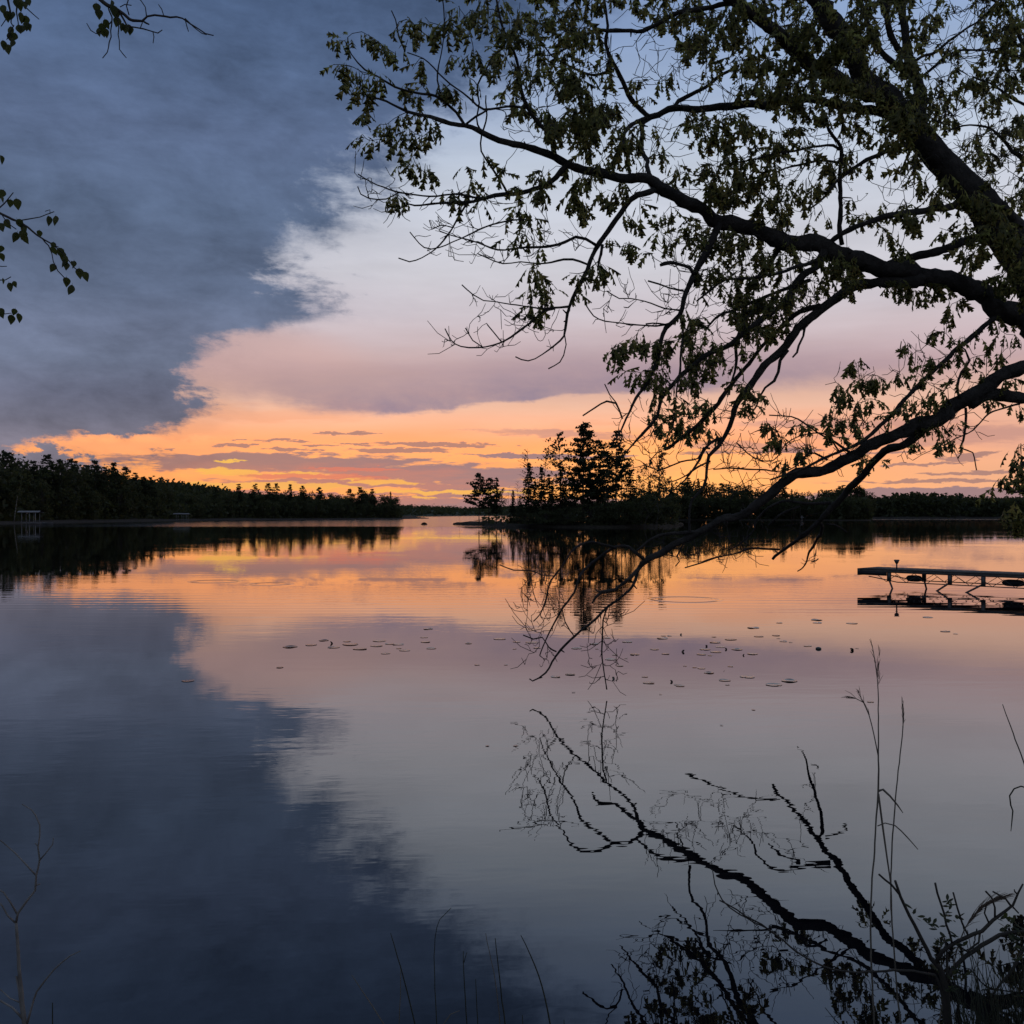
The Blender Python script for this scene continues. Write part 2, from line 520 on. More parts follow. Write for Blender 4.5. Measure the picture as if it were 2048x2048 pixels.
# ripples (heights in metres)
def wave(sx, sy, amp, det, off=0.0, rot=0.0):
    c, s = math.cos(rot), math.sin(rot)
    X = N.m('ADD', N.m('MULTIPLY', _x, c * sx), N.m('MULTIPLY', _y, s * sx))
    Y = N.m('SUBTRACT', N.m('MULTIPLY', _y, c * sy), N.m('MULTIPLY', _x, s * sy))
    nz = N.noise(N.xyz(X, Y, off), 1.0, det, 0.5)
    return N.m('MULTIPLY', N.m('SUBTRACT', nz, 0.5), amp)
gust = N.noise(N.xyz(N.m('MULTIPLY', _x, 0.05), N.m('MULTIPLY', _y, 0.16), 3.0), 1.0, 3.0, 0.6)
gust = N.step(gust, 0.36, 0.70, 0.3, 2.3)
hgt = wave(0.9, 2.6, 0.00085, 3.0)
hgt = N.m('ADD', hgt, wave(2.6, 7.0, 0.00036, 2.0, 5.0, 0.15))
hgt = N.m('ADD', hgt, wave(0.22, 0.62, 0.0016, 2.0, 9.0, -0.1))
hgt = N.m('MULTIPLY', hgt, gust)
# a band of wavelets where the breeze dies out in front of the pads
wv = N.node('ShaderNodeTexWave', wave_type='BANDS', bands_direction='Y')
N.put(wv.inputs['Vector'], N.xyz(N.m('MULTIPLY', _x, 0.10), _y, 0.0))
wv.inputs['Scale'].default_value = 0.42
wv.inputs['Distortion'].default_value = 5.0
wv.inputs['Detail'].default_value = 2.0
wv.inputs['Detail Scale'].default_value = 0.6
bw = N.m('MULTIPLY', N.step(_y, 21.0, 25.0), N.step(_y, 34.0, 27.0))
bw = N.m('MULTIPLY', bw, N.step(_w, 0.3, 0.6, 0.3, 1.0))
hgt = N.m('ADD', hgt, N.m('MULTIPLY', N.m('MULTIPLY', wv.outputs[1], bw), 0.0011))
# rings left by rising fish
for (rx, ry, rr) in [(540, 1168, 40), (430, 1163, 46), (1370, 1199, 67)]:
    p_ = shore(rx, ry)
    R_ = rr / F * p_[1]
    dd = N.vm('LENGTH', N.vm('SUBTRACT', N.xyz(_x, _y), (p_[0], p_[1], 0)))
    q = N.m('DIVIDE', N.m('SUBTRACT', dd, R_), 0.10)
    g = N.m('POWER', 2.718, N.m('MULTIPLY', N.m('MULTIPLY', q, q), -1.0))
    hgt = N.m('ADD', hgt, N.m('MULTIPLY', N.m('MULTIPLY', g, N.m('SINE', N.m('MULTIPLY', q, 2.4))), 0.0035))
_bp = N.node('ShaderNodeBump')
_bp.inputs['Strength'].default_value = 1.0
_bp.inputs['Distance'].default_value = 1.0
N.put(_bp.inputs['Height'], hgt)
N.l.new(_bp.outputs[0], _b.inputs['Normal'])
N.l.new(_b.outputs[0], _o.inputs[0])
lake = link('lake_water', mesh_np('lake_water', [(-6000, -30, 0), (6000, -30, 0), (6000, 9000, 0), (-6000, 9000, 0)], np.array([(0, 1, 2, 3)])), wm)
tag(lake, 'calm lake water mirroring the sunset sky', kind='structure')

# ------------------------------------------------------------------ far land
def smooth_noise(n, rng, k):
    a = rng.standard_normal(n + 2 * k)
    return np.convolve(a, np.ones(2 * k + 1) / math.sqrt(2 * k + 1), 'valid')[:n]

def land(name, front, rows, mat, seed, step=4.0, label=None):
    """land rising from a shoreline of ground points; rows = (metres inland, height)"""
    rng = np.random.default_rng(seed)
    front = np.array(front, dtype=float)
    seg = np.linalg.norm(np.diff(front, axis=0), axis=1)
    s = np.concatenate([[0], np.cumsum(seg)])
    n = int(s[-1] / step) + 2
    q = np.linspace(0, s[-1], n)
    fx_ = np.interp(q, s, front[:, 0])
    fy_ = np.interp(q, s, front[:, 1])
    dirn = np.stack([fx_, fy_], 1)
    dirn /= np.linalg.norm(dirn, axis=1)[:, None]        # inland is away from the viewer
    v = []
    end = np.clip(np.minimum(q + 0.02 * s[-1], s[-1] - q) / (1.2 * rows[-1][0]), 0.03, 1.0)
    for k, (off, hz) in enumerate(rows):
        off = off * end
        hz = np.where(end < 1, hz * end ** 0.5, hz) if hz > 0 else hz
        jit = smooth_noise(n, rng, 2) * min(1.2, 0.25 * step) * (1.0 if k == 0 else 0.6)
        o_ = off + jit
        z = hz + (0.15 * hz * smooth_noise(n, rng, 3) if k > 1 else 0)
        v.append(np.stack([fx_ + dirn[:, 0] * o_, fy_ + dirn[:, 1] * o_, z * np.ones(n)], 1))
    v = np.concatenate(v)
    i = np.arange(len(rows) - 1)[:, None] * n
    j = np.arange(n - 1)[None, :]
    f = np.stack([i + j, i + j + 1, i + n + j + 1, i + n + j], -1).reshape(-1, 4)
    o = link(name, mesh_np(name, v, f, True), mat)
    tag(o, label, kind='structure')
    return o

left_front = [shore(x, y)[:2] for x, y in [(-520, 1062), (-250, 1055), (0, 1048.5), (150, 1045.2), (280, 1042.8), (400, 1040.8), (560, 1039.6), (700, 1038.8), (808, 1038.3)]]
land('left_shore', left_front + [np.array((-52.0, 640.0))], [(0, -0.1), (6, 0.2), (26, 0.7), (70, 1.2), (160, 2.0)], MAT['shore'], 1, label='low brown lake shore under the trees on the left')
isl_front = [shore(x, y)[:2] for x, y in [(906, 1049.2), (925, 1050.2), (960, 1051.5), (1020, 1053.2), (1100, 1054.6), (1180, 1055.2), (1250, 1055.0), (1310, 1053.6), (1350, 1051.5), (1368, 1049.0)]]
land('island', isl_front, [(0, -0.1), (1.5, 0.3), (6, 0.75), (13, 0.9), (22, 0.5), (27, -0.15)], MAT['earth'], 2, 1.5, label='low wooded island in the middle of the lake')
mid_front = [shore(x, y)[:2] for x, y in [(1250, 1040.6), (1400, 1040.3), (1560, 1040.4), (1680, 1041.0), (1742, 1040.8)]]
land('wooded_point', mid_front + [np.array((165.0, 470.0))], [(0, -0.1), (5, 0.15), (20, 0.4), (60, 1.0), (110, 1.6)], MAT['earth'], 3, label='wooded point of land behind the island')
right_front = [shore(x, y)[:2] for x, y in [(1640, 1037.4), (1800, 1037.6), (1950, 1037.6), (2200, 1038.0)]]
land('right_shore', right_front, [(0, -0.1), (8, 0.5), (40, 2.0), (150, 5.0)], MAT['shore'], 4, 6.0, label='far shore on the right side of the lake')

def canopy_hill(name, prof, d, depth, seed, label, trees=900, size=5.0):
    """rolling wooded hill whose crest follows the profile, and the wood that covers it"""
    rng = np.random.default_rng(seed)
    prof = np.array(prof, dtype=float)
    X = (prof[:, 0] - 1024) / F * d
    Z = H + (HY - prof[:, 1]) / F * d - size * 0.8
    n = max(40, int((X[-1] - X[0]) / 12))
    qx = np.linspace(X[0], X[-1], n)
    qz = np.interp(qx, X, Z)
    prof_d = [(-0.5, 0.0), (-0.35, 0.35), (-0.2, 0.72), (0.0, 1.0), (0.25, 0.9), (0.6, 0.3)]
    v = []
    for a, h_ in prof_d:
        v.append(np.stack([qx, np.full(n, d + a * depth), np.maximum(-0.3, qz * h_ - 0.3 * (h_ == 0))], 1))
    v = np.concatenate(v)
    i = np.arange(len(prof_d) - 1)[:, None] * n
    j = np.arange(n - 1)[None, :]
    f = np.stack([i + j, i + j + 1, i + n + j + 1, i + n + j], -1).reshape(-1, 4)
    tag(link(name, mesh_np(name, v, f, True), MAT['hill']), label, kind='structure')
    # the wood on it
    tx = rng.uniform(X[0], X[-1], trees)
    ta = rng.uniform(-0.48, 0.12, trees)
    tz = np.interp(tx, X, Z) * np.interp(ta, [p_[0] for p_ in prof_d], [p_[1] for p_ in prof_d])
    per = 26
    c = np.stack([tx, d + ta * depth, tz], 1)[:, None, :] + rng.standard_normal((trees, per, 3)) * np.array([0.34, 0.34, 0.36]) * size * rng.uniform(0.6, 1.15, (trees, 1, 1)) + np.array([0, 0, size * 0.35])
    c = c.reshape(-1, 3)
    vv, ff = quads(c, size * 0.26, rng)
    tag(link(name + '_wood', mesh_np(name + '_wood', vv, ff), MAT['leaf_far']), 'distant wood covering the ' + label.split(' ', 1)[1] if False else None, kind='stuff')

def quads(c, size, rng, flat=1.0, asp=0.6, bias=None):
    n = len(c)
    a = rng.standard_normal((n, 3)) * np.array([1, 1, flat])
    a /= np.linalg.norm(a, axis=1)[:, None]
    r = rng.standard_normal((n, 3))
    b = np.cross(a, r)
    b /= np.linalg.norm(b, axis=1)[:, None] + 1e-9
    s = (np.broadcast_to(size, (n,)) * rng.uniform(0.6, 1.35, n))[:, None]
    v = np.stack([c - a * s, c - b * s * asp, c + a * s, c + b * s * asp], 1).reshape(-1, 3)
    f = np.arange(n * 4).reshape(-1, 4)
    return v, f

canopy_hill('far_ridge', [(560, 1014), (760, 1012), (830, 1010.5), (880, 1013), (940, 1015), (1000, 1013), (1100, 1010), (1300, 1006)], 3000, 700, 11, 'low far ridge on the horizon', 1500, 9.0)
canopy_hill('far_hill', [(200, 990), (270, 962), (320, 963), (360, 967), (400, 973), (440, 980), (480, 987), (540, 994), (640, 1002), (740, 1010)], 900, 260, 12, 'wooded hill behind the left shore', 1500, 6.5)
canopy_hill('right_ridge', [(1560, 1004), (1740, 999), (1860, 996), (1930, 996), (2000, 996.5), (2060, 996), (2300, 996)], 1500, 380, 13, 'flat topped ridge behind the right shore', 1500, 8.0)

# ------------------------------------------------------------------ far trees
def tree_meshes(fn, *a, **k):
    tr, cr = MB(), MB()
    fn(tr, cr, *a, **k)
    return tr, cr

def white_pine(tr, cr, h, w, rng, bare=0.25, tuft=0.024, dens=1.0, trunk_r=0.011):
    lean = rng.uniform(-0.02, 0.02, 2) * h
    zz = np.linspace(0, 1, 9)
    tp = np.stack([lean[0] * zz ** 2, lean[1] * zz ** 2, zz * h], 1)
    tr.tube(tp, h * trunk_r * (1 - 0.88 * zz), 6)
    z = bare
    while z < 0.985:
        t = (z - bare) / (1 - bare)
        L0 = w / 2 * min(1.0, 0.55 + 1.6 * t) * (1 - t) ** 0.78
        for k in range(rng.integers(3, 6)):
            az = rng.uniform(0, 2 * math.pi)
            L = L0 * rng.uniform(0.45, 1.2) + 0.02 * h
            rise = rng.uniform(-0.05, 0.35) * L
            b0 = np.array([lean[0] * z * z, lean[1] * z * z, z * h])
            q = np.linspace(0, 1, 5)[:, None]
            d3 = np.array([math.cos(az), math.sin(az), 0])
            bp = b0 + d3 * L * q + np.array([0, 0, 1]) * (rise * q ** 2)
            tr.tube(bp, np.linspace(0.0042, 0.0012, 5) * h * (0.5 + L / w), 4, cap=False)
            m = int(max(3, 10 * dens * L / (w / 2)))
            u = rng.uniform(0.25, 1.05, m)
            c = b0 + d3 * (L * u)[:, None] + np.array([0, 0, 1]) * (rise * u ** 2)[:, None]
            c = np.repeat(c, 5, 0)
            c = c + rng.standard_normal(c.shape) * np.array([1, 1, 0.5]) * h * 0.016 + np.array([0, 0, h * 0.006])
            v, f = quads(c, h * tuft, rng, 0.7, 0.45)
            cr.add(v, f)
        z += rng.uniform(0.024, 0.05)

def spruce(tr, cr, h, w, rng, bare=0.06, dens=1.0, top=1.0):
    zz = np.linspace(0, 1, 5)
    tr.tube(np.stack([0 * zz, 0 * zz, zz * h], 1), h * 0.011 * (1 - 0.9 * zz), 5)
    z = bare
    while z < top * 0.99:
        t = (z - bare) / (1 - bare)
        L0 = w / 2 * (1 - t) ** 0.8 + 0.012 * h
        for k in range(int(rng.integers(5, 8) * dens) + 1):
            az = rng.uniform(0, 2 * math.pi)
            L = L0 * rng.uniform(0.6, 1.15)
            m = max(2, int(9 * L / (w / 2)))
            u = rng.uniform(0.15, 1.0, m)
            d3 = np.array([math.cos(az), math.sin(az), 0])
            c = np.array([0, 0, z * h]) + d3 * (L * u)[:, None] + np.array([0, 0, 1]) * (-0.25 * L * u + 0.12 * L * u ** 3)[:, None]
            c = np.repeat(c, 3, 0)
            c = c + rng.standard_normal(c.shape) * h * 0.01
            v, f = quads(c, h * 0.021, rng, 0.6, 0.5)
            cr.add(v, f)
            tr.tube([(0, 0, z * h), (d3[0] * L * 0.9, d3[1] * L * 0.9, z * h - 0.14 * L)], [h * 0.0025, h * 0.0008], 3, cap=False)
        z += rng.uniform(0.03, 0.055)

def broadleaf(tr, cr, h, w, rng, lo=0.2, blobs=34, per=34, leaf=0.028):
    zz = np.linspace(0, 1, 6)
    bend = rng.uniform(-0.05, 0.05, 2) * h
    tr.tube(np.stack([bend[0] * zz ** 2, bend[1] * zz ** 2, zz * h * 0.8], 1), h * 0.014 * (1 - 0.85 * zz), 6)
    cz, rz_ = h * (1 + lo) / 2, h * (1 - lo) / 2
    for k in range(blobs):
        d3 = rng.standard_normal(3)
        d3 /= np.linalg.norm(d3)
        r = rng.uniform(0.35, 0.92) ** 0.6
        c0 = np.array([d3[0] * w / 2 * r, d3[1] * w / 2 * r, cz + d3[2] * rz_ * r])
        c0[2] = min(c0[2], h * 0.97)
        tr.tube([(bend[0] * .3, bend[1] * .3, h * rng.uniform(0.25, 0.6)), c0 * np.array([.55, .55, .93]), c0], [h * 0.005, h * 0.003, h * 0.001], 4, cap=False)
        c = c0 + rng.standard_normal((per, 3)) * np.array([0.10 * w, 0.10 * w, 0.05 * h]) * rng.uniform(0.6, 1.2)
        v, f = quads(c, h * leaf, rng, 1.0, 0.7)
        cr.add(v, f)

def thin_birch(tr, cr, h, w, rng, lo=0.3, limbs=20, leaves=16, leaf=0.014, up=0.9):
    zz = np.linspace(0, 1, 8)
    bend = rng.uniform(-0.04, 0.04, 2) * h
    tr.tube(np.stack([bend[0] * zz ** 2, bend[1] * zz ** 2, zz * h], 1), h * 0.0085 * (1 - 0.9 * zz), 6)
    for k in range(limbs):
        z = lo + (1 - lo) * (k + rng.uniform(0, 1)) / limbs * 0.95
        az = rng.uniform(0, 2 * math.pi)
        L = w / 2 * (1.25 - 0.75 * abs(2 * (z - lo) / (1 - lo) - 0.7)) * rng.uniform(0.6, 1.15)
        b0 = np.array([bend[0] * z * z, bend[1] * z * z, z * h])
        d3 = np.array([math.cos(az), math.sin(az), 0])
        q = np.linspace(0, 1, 5)[:, None]
        bp = b0 + d3 * L * q + np.array([0, 0, 1]) * (L * up * q * (1 - 0.35 * q))
        bp[:, 2] = np.minimum(bp[:, 2], h)
        tr.tube(bp, np.linspace(0.0032, 0.0009, 5) * h, 4, cap=False)
        for s in range(3):
            i = rng.integers(1, 4)
            e = bp[i] + (rng.standard_normal(3) * np.array([1, 1, 0.5]) + d3 * 0.6 + np.array([0, 0, 0.4])) * L * 0.28
            tr.tube([bp[i], e], [0.0014 * h, 0.0006 * h], 3, cap=False)
        u = rng.uniform(0.2, 1.0, leaves)
        c = b0 + d3 * (L * u)[:, None] + np.array([0, 0, 1]) * (L * up * u * (1 - 0.35 * u))[:, None]
        c = c + rng.standard_normal((leaves, 3)) * 0.14 * L
        c[:, 2] = np.minimum(c[:, 2], h * 1.02)
        if leaves:
            v, f = quads(c, h * leaf, rng, 1.0, 0.7)
            cr.add(v, f)

def place_tree(name, proto, loc, label, cat='tree', group=None, rz=0.0, scale=None, mats=('far_bark', 'needle')):
    """proto: (trunk mesh, crown mesh or None)"""
    e = empty(name, loc, label, cat, group, rz, scale)
    link('trunk', proto[0], MAT[mats[0]], e)
    if proto[1] is not None:
        link('crown', proto[1], MAT[mats[1]], e)
    return e

PROTO = {'pine': [], 'spruce': [], 'broad': []}
for s_ in range(5):
    tr, cr = tree_meshes(white_pine, 10.0, 4.6 + 0.5 * (s_ % 3), np.random.default_rng(100 + s_), bare=0.2 + 0.04 * s_, tuft=0.021, dens=1.2)
    PROTO['pine'].append((tr.mesh('far_pine_trunk'), cr.mesh('far_pine_crown')))
for s_ in range(2):
    tr, cr = tree_meshes(spruce, 10.0, 3.4, np.random.default_rng(120 + s_))
    PROTO['spruce'].append((tr.mesh('far_spruce_trunk'), cr.mesh('far_spruce_crown')))
for s_ in range(6):
    tr, cr = tree_meshes(broadleaf, 10.0, 6.4, np.random.default_rng(140 + s_), lo=0.02, blobs=42, per=30, leaf=0.028)
    PROTO['broad'].append((tr.mesh('far_broadleaf_trunk'), cr.mesh('far_broadleaf_crown')))
R1 = random.Random(7)

def far_tree(kind, px, ytop, d, zbase, label, group, wide=1.0):
    x = (px - 1024) / F * d
    h = H + (HY - ytop) / F * d - zbase
    if h < 2:
        return
    pr = R1.choice(PROTO[kind])
    s = h / 10.0
    nm = {'pine': 'pine_tree', 'spruce': 'spruce_tree', 'broad': 'broadleaf_tree'}[kind]
    sx = s * wide * R1.uniform(0.85, 1.2)
    place_tree(nm, pr, (x, d, zbase), label, 'tree', group, R1.uniform(0, 6.28), (sx, sx, s),
               ('far_bark', 'leaf_far' if kind == 'broad' else 'needle'))

# left shore: skyline by pixel column
lxy = np.array([(-60, 915), (0, 908), (12, 905), (25, 912), (45, 925), (70, 925), (95, 915), (120, 925), (150, 925), (170, 932), (192, 928), (210, 936), (230, 932),
                (250, 938), (262, 950), (272, 962), (290, 958), (320, 968), (345, 985), (380, 986), (430, 984), (470, 984), (500, 982), (560, 980), (640, 984), (700, 984), (740, 984), (780, 988), (796, 996), (806, 1010)], float)
lf = np.array(left_front)
lpx = 1024 + lf[:, 0] / lf[:, 1] * F
def left_d(px):
    return float(np.interp(px, lpx, lf[:, 1]))
GL = 'trees of the wooded left shore'
ORD = ['first', 'second', 'third', 'fourth', 'fifth', 'sixth', 'seventh', 'eighth', 'ninth', 'tenth', 'eleventh', 'twelfth', 'thirteenth', 'fourteenth', 'fifteenth', 'sixteenth', 'seventeenth', 'eighteenth', 'nineteenth', 'twentieth', 'twenty first', 'twenty second', 'twenty third', 'twenty fourth', 'twenty fifth']
def left_place(px):
    for lim, w_ in [(30, 'at the left edge'), (90, 'behind the canopied boat lift'), (200, 'right of the canopied boat lift'), (300, 'where the left skyline steps down'),
                    (400, 'around the dim lift'), (480, 'below the rolling hill'), (620, 'below the skyline pines'), (720, 'on the low part of the left shore')]:
        if px < lim:
            return w_
    return 'near the tip of the left shore'
for kk, (px, yt, kind) in enumerate([(14, 903, 'pine'), (70, 922, 'pine'), (95, 908, 'pine'), (120, 921, 'pine'), (152, 922, 'pine'), (172, 930, 'pine'), (192, 922, 'pine'),
                     (211, 934, 'pine'), (228, 926, 'pine'), (249, 933, 'pine'), (286, 951, 'pine'), (302, 955, 'pine'), (432, 974, 'pine'), (478, 968, 'pine'),
                     (510, 966, 'pine'), (537, 966, 'pine'), (552, 966, 'pine'), (580, 969, 'pine'), (607, 970, 'pine'), (640, 974, 'pine'), (699, 976, 'pine'), (720, 975, 'pine'), (745, 978, 'pine'), (781, 983, 'spruce')]):
    far_tree(kind, px, yt, left_d(px) + 34, 0.9, 'dark %s, %s from the left along the skyline of the left shore' % (kind, ORD[kk]), 'pines on the left skyline', 0.95)
px = -70.0
while px < 803:
    d0 = left_d(px)
    sky_y = float(np.interp(px, lxy[:, 0], lxy[:, 1]))
    base_y = HY + (H - 0.6) * F / (d0 + 20)
    stepw = 4.2 / d0 * F
    for row, (off, frac, zb) in enumerate([(24, 0.70, 0.8), (34, 0.94, 0.9), (48, 1.03, 1.6)]):
        yt = base_y - (base_y - sky_y) * (frac * R1.uniform(0.86, 1.06))
        k = 'broad' if (row == 0 or R1.random() < 0.55) else R1.choice(['pine', 'broad', 'broad'])
        far_tree(k, px + R1.uniform(-0.5, 0.5) * stepw, yt, d0 + off + R1.uniform(-5, 5), zb,
                 ('dark conifer in the wood ' if k != 'broad' else ['dull green front tree of the wood ', 'dark broadleaf tree in the wood ', 'rounded back tree of the wood '][row]) + left_place(px), GL, 1.0)
    px += stepw * R1.uniform(0.85, 1.3)

# wooded point behind the island
mxy = np.array([(1262, 985), (1300, 985), (1340, 968), (1380, 964), (1420, 971), (1450, 973), (1480, 972), (1520, 982), (1545, 986), (1600, 990), (1640, 992), (1684, 978), (1724, 980), (1738, 992), (1748, 1012)], float)
mxy[:, 1] -= 7
mf = np.array(mid_front)
mpx = 1024 + mf[:, 0] / mf[:, 1] * F
GM = 'trees on the wooded point behind the island'
for px, yt, kind in [(1566, 962, 'spruce'), (1684, 969, 'pine'), (1720, 974, 'pine'), (1650, 984, 'pine'), (1378, 960, 'broad'), (1480, 968, 'broad'), (1664, 976, 'broad'), (1704, 974, 'broad')]:
    far_tree(kind, px, yt, float(np.interp(px, mpx, mf[:, 1])) + 30, 1.2, {1566: 'tallest ragged spruce on the point behind the low limb', 1684: 'taller of the two pines at the right end of the wooded point', 1720: 'pine nearest the right end of the wooded point', 1650: 'lower pine left of the pair that ends the wooded point', 1378: 'highest round broadleaf crown on the wooded point, behind the thin hanging branch', 1480: 'round broadleaf crown on the wooded point left of the ragged spruce', 1664: 'broad crown between the lower pine and the taller pine on the point', 1704: 'broad crown between the last two pines of the point'}[px], None, 1.5)
px = 1262.0
while px < 1742:
    d0 = float(np.interp(px, mpx, mf[:, 1]))
    sky_y = float(np.interp(px, mxy[:, 0], mxy[:, 1]))
    base_y = HY + (H - 0.6) * F / (d0 + 15)
    stepw = 3.4 / d0 * F
    for row, (off, frac, zb) in enumerate([(12, 0.66, 0.8), (26, 0.97, 1.3)]):
        yt = base_y - (base_y - sky_y) * frac * R1.uniform(0.98, 1.12)
        k = 'broad' if (row == 0 or R1.random() < 0.7) else R1.choice(['pine', 'spruce'])
        far_tree(k, px + R1.uniform(-0.5, 0.5) * stepw, yt, d0 + off + R1.uniform(-4, 4), zb, ('dark tree at the water edge ' if row == 0 else 'dark tree on the skyline ') + ('of the wooded point beside the island' if px < 1420 else 'of the middle of the wooded point' if px < 1580 else 'of the right end of the wooded point'), GM)
    px += stepw * R1.uniform(0.85, 1.3)

# brush and saplings that close the wood at its foot
def brush(name, front, x_lo, x_hi, off, hmax, n, seed, size):
    r = np.random.default_rng(seed)
    fr = np.array(front)
    px_ = 1024 + fr[:, 0] / fr[:, 1] * F
    q = r.uniform(x_lo, x_hi, n)
    d_ = np.interp(q, px_, fr[:, 1]) + r.uniform(off[0], off[1], n)
    z_ = 0.3 + hmax * r.random(n) ** 1.4
    v_, f_ = quads(np.stack([(q - 1024) / F * d_, d_, z_], 1), size, r, 1.0, 0.7)
    tag(link(name, mesh_np(name, v_, f_), MAT['leaf_far']), kind='stuff')
brush('left_shore_brush', left_front, -200, 806, (18, 56), 6.5, 9000, 31, 0.8)
brush('wooded_point_brush', mid_front, 1255, 1744, (9, 36), 9.0, 8000, 32, 0.8)
# far right shore, one mass of wood
rng = np.random.default_rng(55)
rf = np.array(right_front)
rxy = np.array([(1640, 1000), (1748, 998), (1775, 990), (1820, 985), (1880, 987), (1925, 990), (1945, 997), (2060, 998), (2200, 998)], float)
cs, ss = [], []
for k in range(420):
    px = rng.uniform(1650, 2180)
    d0 = float(np.interp(px, 1024 + rf[:, 0] / rf[:, 1] * F, rf[:, 1])) + rng.uniform(10, 60)
    top = H + (HY - float(np.interp(px, rxy[:, 0], rxy[:, 1]))) / F * d0
    top *= rng.uniform(0.7, 1.04)
    w_ = rng.uniform(2.0, 3.6)
    zz = rng.uniform(0.5, top, 46)
    taper = np.clip(1.15 - zz / top, 0.12, 1)
    cs.append(np.stack([(px - 1024) / F * d0 + rng.standard_normal(46) * w_ * taper, d0 + rng.standard_normal(46) * w_ * taper, zz], 1))
v, f = quads(np.concatenate(cs), 1.25, rng)
tag(link('far_shore_wood', mesh_np('far_shore_wood', v, f), MAT['leaf_far']), kind='stuff')

# island trees, one by one
ID = 188.0
def island_tree(fn, name, px, ytop, wpx, d, label, seed, mats, zb=0.6, **kw):
    x = (px - 1024) / F * d
    h = H + (HY - ytop) / F * d - zb
    w = wpx / F * d * (1.3 if fn is white_pine else 1.25 if fn is spruce else 1.15)
    tr, cr = tree_meshes(fn, h, w, np.random.default_rng(seed), **kw)
    return place_tree(name, (tr.mesh(name + '_trunk'), cr.mesh(name + '_crown') if cr.n else None), (x, d, zb), label, mats=mats)
NB, LB = ('far_bark', 'needle'), ('far_bark', 'leaf_far')
island_tree(white_pine, 'pine_tree', 958, 946, 62, 187, 'small flat topped pine at the left tip of the island', 1, NB, bare=0.30, tuft=0.024, dens=1.3)
island_tree(white_pine, 'pine_tree', 978, 955, 44, 190, 'low pine leaning beside the flat topped pine on the left tip', 2, NB, bare=0.34, tuft=0.024)
island_tree(spruce, 'spruce_tree', 993, 953, 30, 186, 'narrow young spruce right of the small pines at the island tip', 3, NB, bare=0.25)
island_tree(thin_birch, 'dead_tree', 1016, 971, 10, 187, 'bare dead snag in the gap near the island tip', 4, LB, leaves=0, limbs=9)
island_tree(spruce, 'spruce_tree', 1026, 981, 16, 189, 'tiny pointed spruce beside the bare snag', 5, NB)
island_tree(spruce, 'spruce_tree', 1040, 990, 26, 186, 'low bushy spruce left of the dense spruce', 6, NB)
island_tree(spruce, 'spruce_tree', 1058, 925, 44, 190, 'dense dark spruce at the left of the main clump', 7, NB)
island_tree(thin_birch, 'dead_tree', 1057, 896, 36, 192, 'dead grey top rising above the dense dark spruce', 8, LB, leaves=3, limbs=16, lo=0.5)
island_tree(spruce, 'spruce_tree', 1083, 936, 36, 188, 'pointed spruce second from the left of the main clump', 9, NB)
island_tree(thin_birch, 'birch_tree', 1087, 909, 56, 193, 'thin leafed birch between the pointed spruces', 10, LB, leaves=9, limbs=18, lo=0.45)
island_tree(spruce, 'spruce_tree', 1105, 962, 32, 186, 'short spruce at the foot of the tall sparse tree', 11, NB)
island_tree(thin_birch, 'broadleaf_tree', 1121, 864, 46, 194, 'tall sparse leafed tree just left of the biggest pine', 12, LB, leaves=20, limbs=24, lo=0.5)
island_tree(spruce, 'spruce_tree', 1121, 922, 48, 189, 'spruce in front of the tall sparse tree', 13, NB)
island_tree(white_pine, 'pine_tree', 1166, 845, 92, 188, 'biggest white pine in the middle of the island', 14, NB, bare=0.14, tuft=0.019, dens=1.9, trunk_r=0.014)
island_tree(white_pine, 'pine_tree', 1196, 876, 70, 191, 'second white pine touching the right of the biggest pine', 15, NB, bare=0.2, tuft=0.019, dens=1.6)
island_tree(white_pine, 'pine_tree', 1232, 862, 84, 186, 'tall open pine with a long bare trunk on the right', 16, NB, bare=0.36, tuft=0.018, dens=1.5, trunk_r=0.012)
island_tree(spruce, 'spruce_tree', 1145, 950, 40, 186, 'dark spruce under the biggest white pine', 17, NB)
island_tree(spruce, 'spruce_tree', 1261, 939, 46, 189, 'pointed spruce right of the tall open pine', 18, NB)
island_tree(thin_birch, 'birch_tree', 1212, 930, 46, 184, 'small birch below the two white pines', 19, LB, leaves=18, limbs=18, lo=0.3)
island_tree(thin_birch, 'birch_tree', 1320, 901, 40, 192, 'tall thin birch near the right end of the island', 20, LB, leaves=26, limbs=22, lo=0.35)
island_tree(thin_birch, 'birch_tree', 1296, 917, 42, 190, 'shorter thin birch left of the tall thin birch', 21, LB, leaves=28, limbs=20, lo=0.3)
